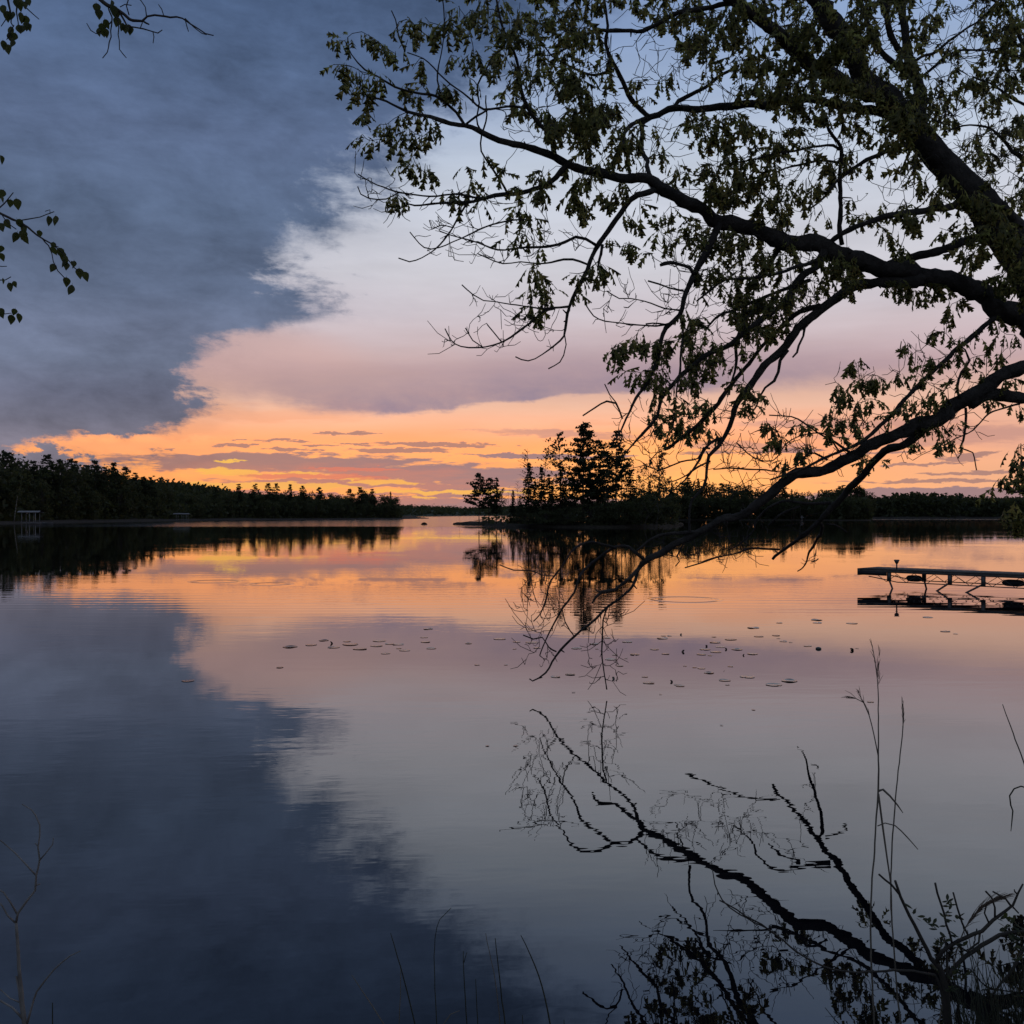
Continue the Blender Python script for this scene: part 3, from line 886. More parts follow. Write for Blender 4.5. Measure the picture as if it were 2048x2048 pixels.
for k, (px, yt, wp, lab, kind) in enumerate([(1035, 960, 30, 'slim leafless birch stem left of the dense dark spruce', 'b'), (1098, 948, 34, 'half grown spruce between the thin birch and the tall sparse tree', 's'), (1180, 940, 36, 'spruce squeezed between the two white pines', 's'), (1208, 955, 34, 'short spruce below the second white pine', 's'),
                                          (1243, 905, 44, 'sparse leafed tree close behind the tall open pine', 'b'), (1226, 965, 34, 'low spruce at the foot of the tall open pine', 's'), (1278, 950, 34, 'sparse young birch right of the pointed spruce', 'b'), (1070, 962, 30, 'low spruce between the dense spruce and the pointed spruce', 's'), (1003, 975, 24, 'small thin birch right of the narrow spruce at the tip', 'b'),
                                          (1340, 955, 40, 'loose leafed birch at the far right end of the island', 'b'), (1152, 905, 40, 'thin leafed tree against the left side of the biggest pine', 'b'), (1128, 960, 36, 'dark young spruce left of the biggest pine trunk', 's'), (1300, 962, 34, 'small dark spruce before the shorter thin birch', 's')]):
    if kind == 's':
        island_tree(spruce, 'spruce_tree', px, yt, wp, 186 + 6 * (k % 3) / 2, lab, 200 + k, NB)
    else:
        island_tree(thin_birch, 'birch_tree', px, yt, wp, 186 + 6 * (k % 3) / 2, lab, 200 + k, LB, leaves=0 if 'leafless' in lab else 26, limbs=20, lo=0.3)
brush('island_brush', isl_front, 965, 1240, (2, 16), 1.9, 1300, 33, 0.30)
brush('island_end_brush', isl_front, 1180, 1356, (2, 20), 4.2, 2600, 34, 0.34)
for k, (px, yt, wp, d, lab) in enumerate([(1180, 1003, 60, 183, 'dark bush at the foot of the biggest white pine'), (1238, 1000, 60, 183, 'dark bush at the foot of the tall open pine'),
                                          (1285, 988, 66, 184, 'green leafy bush below the shorter birch'), (1322, 984, 62, 184, 'green leafy bush below the tall thin birch'),
                                          (1345, 1003, 40, 186, 'low bush at the right end of the island'), (1135, 1012, 54, 183, 'low dark bush left of the biggest pine trunk'),
                                          (1092, 1018, 50, 184, 'low dark bush under the thin leafed birch'), (1050, 1022, 50, 185, 'low dark bush under the dense dark spruce'), (968, 1036, 34, 184, 'small round shrub near the island tip')]):
    island_tree(broadleaf, 'bush', px, yt, wp, d, lab, 60 + k, LB, zb=0.4, lo=0.0, blobs=34, per=34, leaf=0.036)
for o in list(COL.objects):
    if o.name.startswith('bush'):
        o['category'] = 'bush'
island_tree(thin_birch, 'shrub', 919, 1030, 16, 186, 'bare leaning shrub on the very tip of the island', 80, LB, zb=0.1, leaves=2, limbs=10, lo=0.1)['category'] = 'shrub'
# ------------------------------------------------------------------ the near bank (outside the frame but for its right corner)
def bank_mesh():
    rng = np.random.default_rng(5)
    line = np.array([(-40, 16), (-12, 13), (-6.5, 10), (-4.6, 7.2), (-3.3, 4.9), (-2.3, 3.7), (-1.6, 3.05), (0, 3.05), (1.2, 3.3), (2.0, 3.9), (2.9, 5.0), (4.0, 6.4), (5.6, 9.2), (7.2, 12.2), (9.6, 15.4), (14.0, 20.5), (19.0, 26.0), (27, 33), (45, 44), (90, 60)], float)
    seg = np.linalg.norm(np.diff(line, axis=0), axis=1)
    s = np.concatenate([[0], np.cumsum(seg)])
    n = 260
    q = np.linspace(0, 1, n) ** 1.0 * s[-1]
    x = np.interp(q, s, line[:, 0]); y = np.interp(q, s, line[:, 1])
    t = np.stack([np.gradient(x), np.gradient(y)], 1)
    t /= np.linalg.norm(t, axis=1)[:, None]
    nrm = np.stack([t[:, 1], -t[:, 0]], 1)
    rows = [(-0.35, -0.25), (0.0, -0.02), (0.25, 0.10), (0.7, 0.22), (1.5, 0.38), (3.0, 0.6), (8.0, 0.9), (30, 1.6)]
    v = []
    for o, z in rows:
        zz = z + (0.05 * smooth_noise(n, rng, 2) * min(1, abs(o)) if o > 0 else 0)
        oo = o + 0.12 * smooth_noise(n, rng, 1) * (0.4 if o < 0.5 else 1)
        v.append(np.stack([x + nrm[:, 0] * oo, y + nrm[:, 1] * oo, zz * np.ones(n)], 1))
    v = np.concatenate(v)
    i = np.arange(len(rows) - 1)[:, None] * n
    j = np.arange(n - 1)[None, :]
    f = np.stack([i + j, i + n + j, i + n + j + 1, i + j + 1], -1).reshape(-1, 4)
    return mesh_np('near_bank', v, f, True)
tag(link('near_bank', bank_mesh(), MAT['earth']), 'earthy near bank of the lake', kind='structure')

# ------------------------------------------------------------------ leaf shapes
def leaf_mesh_data(outline, fold, droop, widths=1.0):
    """leaf along +Y from (0,0) to (0,1); outline = (half width, y) from base to tip"""
    o = np.array(outline, float)
    n = len(o)
    mid = np.stack([np.zeros(n), o[:, 1], np.zeros(n)], 1)
    L = np.stack([-o[:, 0] * widths, o[:, 1], -o[:, 0] * fold], 1)
    Rr = np.stack([o[:, 0] * widths, o[:, 1], -o[:, 0] * fold], 1)
    v = np.concatenate([mid, L, Rr])
    v[:, 2] -= droop * v[:, 1] ** 2
    f = []
    for i in range(n - 1):
        f.append((i, i + 1, n + i + 1, n + i))
        f.append((i + 1, i, 2 * n + i, 2 * n + i + 1))
    return v, np.array(f)
OAK = [(0.012, 0.0), (0.018, 0.16), (0.16, 0.32), (0.04, 0.30), (0.04, 0.40), (0.29, 0.64), (0.16, 0.54), (0.06, 0.54), (0.045, 0.64), (0.25, 0.90), (0.12, 0.78), (0.05, 0.78), (0.045, 0.86), (0.09, 0.97), (0.02, 0.92), (0.0, 1.0)]
OAK_S = [(0.012, 0.0), (0.022, 0.18), (0.16, 0.33), (0.04, 0.37), (0.29, 0.64), (0.05, 0.60), (0.24, 0.90), (0.045, 0.82), (0.09, 0.97), (0.0, 1.0)]
BIRCH = [(0.01, 0.0), (0.012, 0.14), (0.20, 0.20), (0.33, 0.34), (0.34, 0.46), (0.27, 0.64), (0.14, 0.82), (0.04, 0.95), (0.0, 1.0)]

def frames(dirn, roll_n):
    """rotation matrices whose Y axis follows dirn and whose Z leans to roll_n"""
    y = dirn / np.linalg.norm(dirn, axis=1)[:, None]
    x = np.cross(y, roll_n)
    x /= np.linalg.norm(x, axis=1)[:, None] + 1e-9
    z = np.cross(x, y)
    return np.stack([x, y, z], 2)

# ------------------------------------------------------------------ the oak leaning over the water
# limbs traced as (column, row, width in pixels, distance in metres)
TRUNK = [(2330, 1345, 190, 12.6), (2300, 1150, 160, 12.5), (2255, 930, 146, 12.45), (2200, 760, 134, 12.4), (2130, 612, 120, 12.4), (2039, 490, 104, 12.4), (1958, 405, 80, 12.4), (1899, 337, 67, 12.4), (1843, 272, 64, 12.35), (1798, 220, 60, 12.3)]
LIMBS = [
 # leader and the upper limbs
 ('m', [(1798, 222, 56, 12.3), (1755, 176, 50, 12.3), (1713, 119, 45, 12.2), (1676, 71, 46, 12.2), (1642, 14, 42, 12.1), (1610, -60, 34, 12.0), (1570, -160, 22, 11.8)]),
 ('m', [(1760, 182, 46, 12.3), (1727, 180, 40, 12.2), (1684, 170, 36, 12.0), (1642, 142, 33, 11.9), (1599, 108, 31, 11.8), (1557, 62, 28, 11.7), (1517, 30, 26, 11.6), (1466, 4, 22, 11.5), (1400, -50, 15, 11.3)]),
 ('m', [(1838, 270, 40, 12.4), (1842, 190, 30, 12.7), (1824, 128, 22, 12.8), (1811, 57, 18, 12.9), (1806, -10, 16, 13.0), (1800, -120, 10, 13.1)]),
 ('m', [(1826, 160, 20, 12.8), (1800, 135, 17, 13.0), (1768, 108, 14, 13.1), (1740, 60, 11, 13.2), (1722, 10, 9, 13.3), (1700, -70, 6, 13.3)]),
 ('m', [(1830, 128, 17, 12.8), (1789, 85, 15, 12.6), (1772, 28, 14, 12.5), (1752, -10, 13, 12.4), (1720, -90, 8, 12.3)]),
 # arching limb, right to left across the frame
 ('m', [(2225, 800, 90, 12.4), (2150, 735, 68, 12.4), (2048, 650, 58, 12.4), (1996, 618, 52, 12.4), (1954, 584, 48, 12.4), (1869, 558, 45, 12.35), (1784, 538, 43, 12.3), (1698, 512, 41, 12.2), (1642, 498, 39, 12.1), (1571, 484, 37, 12.0), (1500, 457, 36, 11.9), (1440, 446, 34, 11.9), (1401, 421, 31, 11.8), (1362, 402, 29, 11.8), (1323, 375, 27, 11.7), (1300, 358, 25, 11.7), (1246, 352, 23, 11.6), (1202, 347, 21, 11.5), (1129, 326, 19, 11.4), (1090, 303, 17, 11.4), (1052, 293, 15, 11.3), (1000, 279, 14, 11.3), (962, 262, 12, 11.2), (929, 252, 11, 11.2), (885, 243, 9, 11.1), (833, 228, 7, 11.1), (791, 212, 5, 11.0), (745, 200, 4, 11.0)]),
 ('m', [(929, 250, 7, 11.2), (910, 226, 6, 11.2), (872, 190, 6, 11.1), (833, 181, 5, 11.1), (791, 172, 5, 11.0), (755, 153, 4, 11.0), (729, 140, 4, 11.0), (703, 109, 3, 10.9), (693, 90, 3, 10.9)]),
 ('m', [(1111, 320, 12, 11.4), (1098, 270, 11, 11.3), (1083, 248, 10, 11.2), (1052, 217, 9, 11.1), (1036, 180, 8, 11.0), (1030, 120, 6, 10.9), (1006, 60, 5, 10.8), (990, -10, 4, 10.7)]),
 ('m', [(1052, 216, 6, 11.1), (1000, 216, 5, 11.1), (970, 215, 5, 11.2), (955, 206, 5, 11.2), (924, 184, 4, 11.3), (880, 146, 4, 11.3), (846, 116, 3, 11.3), (815, 104, 3, 11.3)]),
 ('m', [(931, 249, 5, 11.2), (950, 232, 5, 11.2), (973, 218, 4, 11.2), (1002, 220, 3, 11.3)]),
 ('b', [(880, 186, 4, 11.1), (878, 146, 4, 11.1), (883, 110, 3, 11.0), (885, 60, 3, 11.0), (886, 13, 3, 11.0), (884, -20, 3, 11.0)]),
 ('b', [(810, 104, 3, 11.2), (797, 70, 3, 11.2), (790, 42, 3, 11.2), (781, 24, 3, 11.2)]),
 ('m', [(962, 262, 5, 11.2), (951, 238, 4, 11.2), (957, 205, 4, 11.1), (955, 170, 4, 11.1), (972, 140, 4, 11.0), (988, 109, 3, 11.0), (1010, 96, 3, 11.0)]),
 ('m', [(1014, 385, 6, 11.5), (1000, 362, 5, 11.4), (983, 331, 5, 11.4), (965, 300, 4, 11.3), (966, 268, 4, 11.2), (974, 230, 4, 11.2), (972, 190, 3, 11.2)]),
 # branch falling left from the arch with the bare outer twigs
 ('m', [(1134, 330, 13, 11.4), (1103, 365, 12, 11.5), (1065, 383, 11, 11.5), (1010, 388, 9, 11.6), (974, 394, 8, 11.6), (920, 403, 6, 11.6), (880, 407, 5, 11.7), (829, 411, 4, 11.7), (800, 405, 3, 11.7)]),
 ('b', [(974, 396, 5, 11.6), (920, 391, 5, 11.5), (860, 389, 4, 11.4), (803, 383, 4, 11.4), (765, 374, 3, 11.4), (741, 364, 3, 11.3), (716, 350, 3, 11.3)]),
 ('b', [(800, 384, 3, 11.4), (772, 397, 3, 11.4), (740, 395, 3, 11.4), (724, 388, 3, 11.4), (717, 374, 3, 11.4)]),
 ('b', [(935, 404, 5, 11.6), (920, 430, 5, 11.6), (905, 458, 4, 11.7), (881, 487, 4, 11.7), (862, 504, 3, 11.7), (845, 515, 3, 11.7), (820, 525, 3, 11.7), (799, 518, 3, 11.7)]),
 ('b', [(1065, 440, 4, 11.5), (1031, 442, 4, 11.5), (972, 455, 4, 11.5), (920, 478, 3, 11.5), (880, 496, 3, 11.5), (850, 497, 3, 11.5), (822, 466, 3, 11.5)]),
 ('b', [(905, 455, 3, 11.7), (880, 448, 3, 11.7), (864, 457, 3, 11.7), (859, 440, 3, 11.7)]),
 ('m', [(1308, 380, 15, 11.7), (1290, 388, 15, 11.6), (1259, 401, 14, 11.6), (1233, 440, 13, 11.6), (1213, 472, 12, 11.6), (1185, 511, 10, 11.6), (1165, 555, 9, 11.6), (1148, 595, 8, 11.7), (1136, 640, 6, 11.7), (1128, 672, 5, 11.7), (1108, 692, 4, 11.7), (1083, 710, 3, 11.7), (1057, 722, 3, 11.7), (1031, 715, 3, 11.7)]),
 ('b', [(1129, 668, 3, 11.7), (1132, 690, 3, 11.7), (1126, 712, 3, 11.7), (1118, 726, 3, 11.7), (1096, 740, 3, 11.7)]),
 ('m', [(1205, 490, 7, 11.6), (1198, 520, 6, 11.5), (1196, 540, 4, 11.5)]),
 ('b', [(1198, 494, 8, 11.6), (1175, 480, 7, 11.5), (1153, 474, 7, 11.5), (1114, 490, 6, 11.5), (1062, 497, 5, 11.4), (1010, 499, 4, 11.4), (972, 490, 4, 11.4), (928, 477, 3, 11.4), (876, 460, 3, 11.4)]),
 ('b', [(1178, 530, 6, 11.6), (1160, 524, 5, 11.6), (1127, 521, 5, 11.6), (1075, 526, 4, 11.6), (1040, 522, 3, 11.6), (1005, 526, 3, 11.6), (975, 515, 3, 11.6), (955, 505, 3, 11.6)]),
 ('b', [(1140, 613, 6, 11.7), (1104, 617, 5, 11.7), (1075, 617, 4, 11.7), (1023, 609, 3, 11.7), (990, 603, 3, 11.7), (968, 602, 3, 11.7), (948, 591, 3, 11.7), (925, 571, 3, 11.7)]),
 ('b', [(1110, 617, 6, 11.7), (1088, 622, 6, 11.7), (1062, 645, 5, 11.7), (1031, 666, 5, 11.7), (998, 685, 4, 11.7), (959, 695, 4, 11.7), (925, 694, 3, 11.7), (902, 681, 3, 11.7), (888, 656, 3, 11.7)]),
 ('b', [(1003, 684, 3, 11.7), (990, 668, 3, 11.7), (975, 650, 3, 11.7)]),
 ('b', [(965, 694, 3, 11.7), (945, 680, 3, 11.7), (931, 655, 3, 11.7)]),
 # level limb behind the arch
 ('m', [(1812, 236, 26, 12.4), (1755, 222, 22, 12.6), (1704, 214, 21, 12.8), (1656, 199, 20, 12.9), (1585, 198, 19, 13.0), (1500, 211, 18, 13.1), (1414, 217, 17, 13.1), (1349, 216, 16, 13.1), (1316, 226, 14, 13.1), (1292, 238, 13, 13.1), (1284, 285, 10, 12.8), (1292, 323, 9, 12.3), (1300, 352, 9, 11.8)]),
 ('m', [(1345, 216, 10, 13.1), (1375, 191, 9, 13.2), (1414, 171, 8, 13.2), (1448, 150, 7, 13.3), (1480, 128, 5, 13.3)]),
 ('m', [(1300, 236, 13, 13.1), (1272, 212, 12, 13.1), (1250, 178, 11, 13.0), (1230, 140, 10, 12.9), (1214, 92, 8, 12.8), (1216, 50, 6, 12.7), (1206, 0, 5, 12.7), (1190, -60, 4, 12.7)]),
 ('m', [(1466, 5, 14, 11.5), (1410, 12, 12, 11.6), (1357, 28, 11, 11.7), (1298, 52, 10, 11.8), (1272, 60, 9, 11.8), (1207, 57, 8, 11.9), (1181, 68, 6, 11.9), (1140, 92, 5, 12.0), (1100, 110, 4, 12.0)]),
 ('m', [(1292, 236, 9, 13.1), (1262, 252, 9, 12.8), (1249, 272, 9, 12.5), (1251, 310, 8, 12.1), (1262, 350, 8, 11.7)]),
 ('m', [(1228, 140, 7, 12.9), (1190, 150, 6, 12.9), (1150, 140, 5, 12.9), (1115, 120, 4, 12.9), (1090, 90, 4, 12.9)]),
 ('m', [(1684, 490, 12, 12.2), (1681, 440, 12, 12.2), (1679, 397, 11, 12.2), (1680, 340, 10, 12.2), (1679, 298, 9, 12.2), (1660, 258, 6, 12.2), (1648, 220, 4, 12.2)]),
 ('m', [(1679, 299, 6, 12.2), (1653, 291, 6, 12.1), (1599, 298, 5, 12.1), (1543, 306, 5, 12.0), (1500, 320, 4, 12.0), (1460, 326, 4, 12.0)]),
 ('m', [(1680, 326, 6, 12.2), (1650, 322, 5, 12.2), (1613, 328, 5, 12.3), (1571, 337, 4, 12.3), (1540, 352, 4, 12.3), (1500, 372, 3, 12.3)]),
 ('m', [(1820, 290, 12, 12.3), (1790, 294, 11, 12.1), (1755, 309, 10, 12.0), (1721, 326, 9, 12.0), (1684, 352, 7, 12.0), (1650, 392, 5, 11.9), (1620, 420, 4, 11.9)]),
 ('m', [(1925, 402, 22, 12.4), (1897, 414, 17, 12.3), (1840, 424, 16, 12.0), (1795, 428, 15, 11.9), (1755, 437, 14, 11.9), (1698, 458, 13, 12.0), (1660, 486, 11, 12.1)]),
 ('m', [(1985, 462, 28, 12.4), (1954, 476, 22, 12.4), (1897, 494, 21, 12.4), (1850, 508, 20, 12.4), (1812, 519, 19, 12.4), (1770, 532, 18, 12.3)]),
 # long limbs sweeping down to the left
 ('m', [(1850, 556, 30, 12.35), (1800, 560, 28, 12.3), (1769, 562, 26, 12.3), (1727, 569, 24, 12.3), (1684, 588, 23, 12.2), (1647, 612, 22, 12.2), (1613, 636, 21, 12.2), (1585, 668, 20, 12.2), (1561, 702, 19, 12.2), (1528, 736, 17, 12.2), (1500, 770, 16, 12.2), (1481, 795, 15, 12.2), (1466, 835, 12, 12.2), (1452, 866, 10, 12.2), (1436, 893, 8, 12.2), (1421, 912, 7, 12.2), (1416, 942, 6, 12.2), (1407, 974, 6, 12.2), (1386, 1000, 5, 12.2), (1381, 1030, 5, 12.2), (1378, 1068, 6, 12.2)]),
 ('b', [(1448, 876, 8, 12.2), (1432, 880, 7, 12.2), (1412, 898, 6, 12.2), (1398, 920, 6, 12.2), (1385, 938, 5, 12.2), (1370, 962, 4, 12.2), (1347, 982, 3, 12.2)]),
 ('b', [(1420, 897, 5, 12.2), (1406, 896, 5, 12.2), (1392, 918, 4, 12.2), (1360, 923, 4, 12.1), (1330, 936, 4, 12.1), (1316, 941, 3, 12.1), (1290, 930, 3, 12.1)]),
 ('b', [(1421, 922, 4, 12.2), (1396, 934, 5, 12.2), (1372, 950, 4, 12.2), (1350, 960, 3, 12.2), (1330, 966, 3, 12.2)]),
 ('m', [(1440, 448, 20, 11.9), (1434, 462, 18, 11.9), (1410, 514, 16, 11.9), (1387, 553, 14, 11.9), (1369, 588, 13, 11.9), (1358, 630, 12, 11.9), (1330, 652, 11, 11.9), (1318, 692, 9, 11.9), (1310, 729, 8, 11.9), (1291, 762, 7, 11.9), (1271, 796, 6, 11.9), (1253, 835, 5, 11.9), (1245, 858, 4, 11.9), (1224, 887, 3, 11.9)]),
 ('d', [(1388, 550, 8, 11.9), (1378, 536, 8, 11.8), (1369, 533, 8, 11.8), (1352, 528, 7, 11.8), (1343, 527, 8, 11.7), (1328, 529, 9, 11.7), (1318, 532, 6, 11.7)]),
 ('d', [(1368, 582, 5, 11.9), (1340, 574, 4, 11.9), (1318, 567, 4, 11.9), (1296, 561, 4, 11.9)]),
 ('b', [(1360, 620, 4, 11.9), (1330, 616, 4, 11.9), (1290, 605, 3, 11.9), (1262, 598, 3, 11.9), (1240, 597, 3, 11.9), (1215, 580, 3, 11.9)]),
 ('b', [(1345, 645, 5, 11.9), (1312, 652, 4, 11.9), (1280, 650, 4, 11.9), (1240, 645, 3, 11.9), (1208, 642, 3, 11.9), (1185, 632, 3, 11.9), (1170, 610, 3, 11.9)]),
 ('d', [(1335, 650, 5, 11.9), (1318, 648, 4, 11.9), (1291, 649, 4, 11.9)]),
 ('m', [(1360, 634, 5, 11.9), (1364, 692, 5, 11.8), (1358, 744, 5, 11.8), (1350, 790, 4, 11.8), (1348, 814, 3, 11.8), (1346, 850, 3, 11.8)]),
 ('m', [(1572, 486, 14, 12.0), (1555, 503, 13, 12.1), (1540, 530, 12, 12.2), (1504, 566, 10, 12.3), (1492, 600, 9, 12.4), (1486, 640, 8, 12.4), (1473, 682, 7, 12.4), (1472, 730, 6, 12.4), (1460, 770, 4, 12.4), (1440, 806, 3, 12.4)]),
 ('m', [(1650, 502, 22, 12.1), (1640, 520, 20, 12.1), (1613, 549, 18, 12.0), (1590, 580, 17, 12.0), (1572, 606, 16, 12.0), (1530, 633, 15, 12.0), (1488, 668, 14, 12.0), (1460, 688, 13, 12.0), (1423, 704, 12, 12.0), (1385, 731, 11, 12.0), (1354, 762, 9, 12.0), (1322, 796, 8, 12.0), (1316, 828, 7, 12.0), (1291, 861, 6, 12.0), (1255, 897, 4, 12.0), (1236, 920, 3, 12.0)]),
 ('m', [(1640, 612, 14, 12.2), (1600, 622, 13, 12.4), (1575, 640, 12, 12.5), (1553, 662, 11, 12.6), (1504, 714, 10, 12.7), (1470, 757, 10, 12.7), (1436, 806, 11, 12.7), (1410, 835, 10, 12.7), (1372, 871, 8, 12.7), (1341, 897, 6, 12.7), (1330, 900, 5, 12.7)]),
 ('m', [(1640, 515, 10, 12.1), (1600, 530, 9, 11.8), (1560, 548, 8, 11.7), (1510, 556, 7, 11.6), (1450, 562, 6, 11.6), (1420, 580, 5, 11.6), (1395, 602, 4, 11.6)]),
 ('m', [(1620, 560, 9, 12.0), (1575, 575, 8, 12.2), (1530, 590, 7, 12.3), (1480, 618, 6, 12.4), (1440, 632, 5, 12.4), (1410, 660, 4, 12.4)]),
 ('m', [(1575, 700, 9, 12.2), (1562, 722, 7, 12.2), (1559, 745, 6, 12.2), (1550, 762, 6, 12.2), (1530, 775, 5, 12.2), (1519, 795, 4, 12.2), (1512, 815, 4, 12.2), (1495, 838, 3, 12.2)]),
 ('d', [(1610, 650, 6, 12.2), (1606, 672, 5, 12.2), (1597, 690, 5, 12.2), (1595, 705, 5, 12.2), (1587, 715, 4, 12.2)]),
 ('b', [(1245, 838, 4, 11.9), (1232, 806, 5, 11.9), (1214, 803, 5, 11.9), (1190, 818, 4, 11.9), (1164, 833, 4, 11.9)]),
 ('b', [(1232, 805, 3, 11.9), (1219, 790, 3, 11.9), (1209, 770, 3, 11.9)]),
 # low limb that reaches down to the water
 ('m', [(2262, 860, 60, 12.4), (2180, 760, 46, 12.3), (2110, 732, 38, 12.25), (2048, 736, 34, 12.2), (2022, 743, 33, 12.2), (1994, 757, 32, 12.2), (1966, 782, 36, 12.2), (1925, 802, 36, 12.2), (1883, 830, 36, 12.2), (1826, 855, 32, 12.2), (1784, 877, 28, 12.2), (1713, 905, 27, 12.25), (1656, 928, 26, 12.3), (1599, 951, 26, 12.3), (1543, 979, 24, 12.35), (1500, 1013, 21, 12.4), (1435, 1043, 18, 12.45), (1376, 1078, 17, 12.5), (1326, 1101, 15, 12.5), (1294, 1118, 15, 12.5), (1276, 1136, 10, 12.5), (1267, 1170, 6, 12.5), (1239, 1197, 5, 12.5), (1202, 1225, 5, 12.5), (1174, 1250, 5, 12.5), (1149, 1272, 5, 12.5), (1124, 1300, 5, 12.5), (1102, 1325, 4, 12.5), (1090, 1346, 4, 12.5), (1067, 1361, 3, 12.5), (1061, 1357, 3, 12.5)]),
 ('m', [(2270, 940, 50, 12.5), (2180, 830, 34, 12.4), (2110, 800, 30, 12.3), (2048, 796, 28, 12.3), (1990, 796, 28, 12.25), (1940, 806, 28, 12.2)]),
 ('d', [(1280, 1134, 9, 12.5), (1262, 1152, 9, 12.4), (1248, 1166, 8, 12.4), (1230, 1181, 7, 12.4), (1202, 1187, 7, 12.3), (1190, 1197, 6, 12.3), (1183, 1208, 4, 12.3)]),
 ('d', [(1202, 1187, 6, 12.3), (1192, 1180, 3, 12.3)]),
 ('b', [(1290, 1120, 9, 12.5), (1273, 1106, 8, 12.5), (1258, 1093, 8, 12.5), (1230, 1096, 7, 12.5), (1193, 1123, 6, 12.5), (1161, 1151, 6, 12.4), (1146, 1185, 5, 12.4), (1124, 1216, 5, 12.4), (1106, 1253, 4, 12.4), (1088, 1290, 3, 12.4), (1078, 1312, 3, 12.4)]),
 ('b', [(1230, 1096, 7, 12.5), (1202, 1083, 6, 12.4), (1174, 1086, 6, 12.4), (1140, 1107, 5, 12.3), (1121, 1135, 4, 12.3), (1102, 1163, 4, 12.3), (1093, 1197, 4, 12.3), (1080, 1225, 3, 12.3), (1066, 1244, 3, 12.3)]),
 ('b', [(1107, 1152, 3, 12.3), (1082, 1149, 3, 12.3), (1060, 1141, 3, 12.3), (1030, 1139, 3, 12.3), (1000, 1130, 3, 12.3)]),
 ('b', [(1124, 1216, 3, 12.4), (1130, 1245, 3, 12.4), (1140, 1262, 3, 12.4), (1150, 1275, 3, 12.4)]),
 ('b', [(1112, 1303, 4, 12.5), (1096, 1295, 3, 12.4), (1083, 1275, 3, 12.4), (1066, 1278, 3, 12.4), (1048, 1270, 3, 12.4)]),
 ('b', [(1218, 1210, 4, 12.5), (1205, 1240, 4, 12.5), (1204, 1290, 4, 12.5), (1210, 1338, 3, 12.5), (1213, 1381, 3, 12.5)]),
 ('b', [(1270, 1105, 5, 12.5), (1295, 1088, 6, 12.5), (1320, 1074, 7, 12.5), (1370, 1064, 8, 12.5), (1410, 1055, 8, 12.45)]),
 ('b', [(1370, 1080, 4, 12.5), (1362, 1100, 4, 12.5), (1354, 1112, 4, 12.5), (1358, 1122, 3, 12.5), (1350, 1132, 3, 12.5)]),
 # second low limb, reaching away from the viewer
 ('m', [(1845, 862, 24, 12.3), (1812, 887, 20, 12.4), (1778, 898, 19, 12.6), (1755, 917, 18, 12.8), (1727, 953, 18, 13.0), (1698, 980, 17, 13.2), (1674, 1003, 16, 13.4), (1650, 1030, 13, 13.5), (1636, 1044, 11, 13.6), (1608, 1070, 9, 13.8), (1571, 1096, 7, 14.1), (1545, 1118, 5, 14.3)]),
 ('d', [(1638, 1042, 8, 13.6), (1645, 1055, 8, 13.9), (1642, 1070, 7, 14.3), (1622, 1096, 6, 14.9), (1616, 1120, 4, 15.3), (1604, 1138, 3, 15.6), (1596, 1142, 3, 15.6)]),
 ('d', [(1622, 1124, 3, 15.2), (1632, 1123, 3, 15.2), (1638, 1120, 3, 15.2)]),
 ('d', [(1652, 1048, 5, 13.6), (1668, 1052, 4, 13.7), (1680, 1058, 4, 13.7), (1692, 1066, 3, 13.7)]),
 ('d', [(1560, 1099, 5, 14.1), (1530, 1098, 5, 14.1), (1500, 1098, 5, 14.2), (1470, 1107, 4, 14.2), (1440, 1113, 4, 14.3), (1405, 1127, 4, 14.4), (1370, 1136, 3, 14.4)]),
 ('d', [(1660, 1006, 8, 13.4), (1605, 1007, 7, 13.3), (1570, 1006, 6, 13.2), (1537, 1018, 5, 13.1), (1515, 1046, 5, 13.1), (1512, 1062, 4, 13.1), (1480, 1088, 3, 13.1), (1456, 1098, 3, 13.1)]),
 ('d', [(1600, 1012, 6, 13.3), (1575, 1022, 5, 13.3), (1552, 1038, 5, 13.3), (1537, 1053, 4, 13.3)]),
 # small limbs about the low limbs
 ('m', [(2030, 620, 18, 12.4), (1988, 636, 14, 12.3), (1954, 668, 12, 12.2), (1903, 706, 11, 12.1), (1855, 752, 10, 12.0), (1818, 790, 9, 12.0), (1784, 830, 9, 12.0), (1741, 867, 8, 12.0), (1698, 892, 7, 12.0), (1642, 918, 6, 12.0), (1596, 943, 5, 12.0), (1540, 958, 4, 12.0)]),
 ('m', [(1920, 800, 6, 12.2), (1914, 772, 6, 12.1), (1922, 742, 5, 12.1), (1940, 720, 5, 12.0), (1932, 700, 4, 12.0), (1910, 690, 3, 12.0)]),
 ('b', [(1932, 815, 6, 12.2), (1933, 850, 5, 12.2), (1928, 880, 5, 12.2), (1920, 894, 4, 12.2), (1945, 903, 3, 12.2), (1954, 938, 3, 12.2)]),
 ('b', [(2039, 808, 5, 12.3), (1998, 820, 4, 12.2), (1970, 835, 4, 12.1), (1944, 858, 3, 12.1), (1912, 876, 3, 12.1)]),
 ('b', [(1700, 905, 6, 12.2), (1670, 885, 5, 12.2), (1640, 868, 4, 12.1), (1600, 840, 4, 12.1), (1570, 833, 3, 12.1), (1540, 830, 3, 12.0)]),
 ('b', [(1655, 920, 5, 12.2), (1620, 905, 4, 12.2), (1580, 940, 3, 12.2), (1520, 940, 4, 12.2), (1470, 938, 4, 12.2), (1428, 940, 3, 12.2)]),
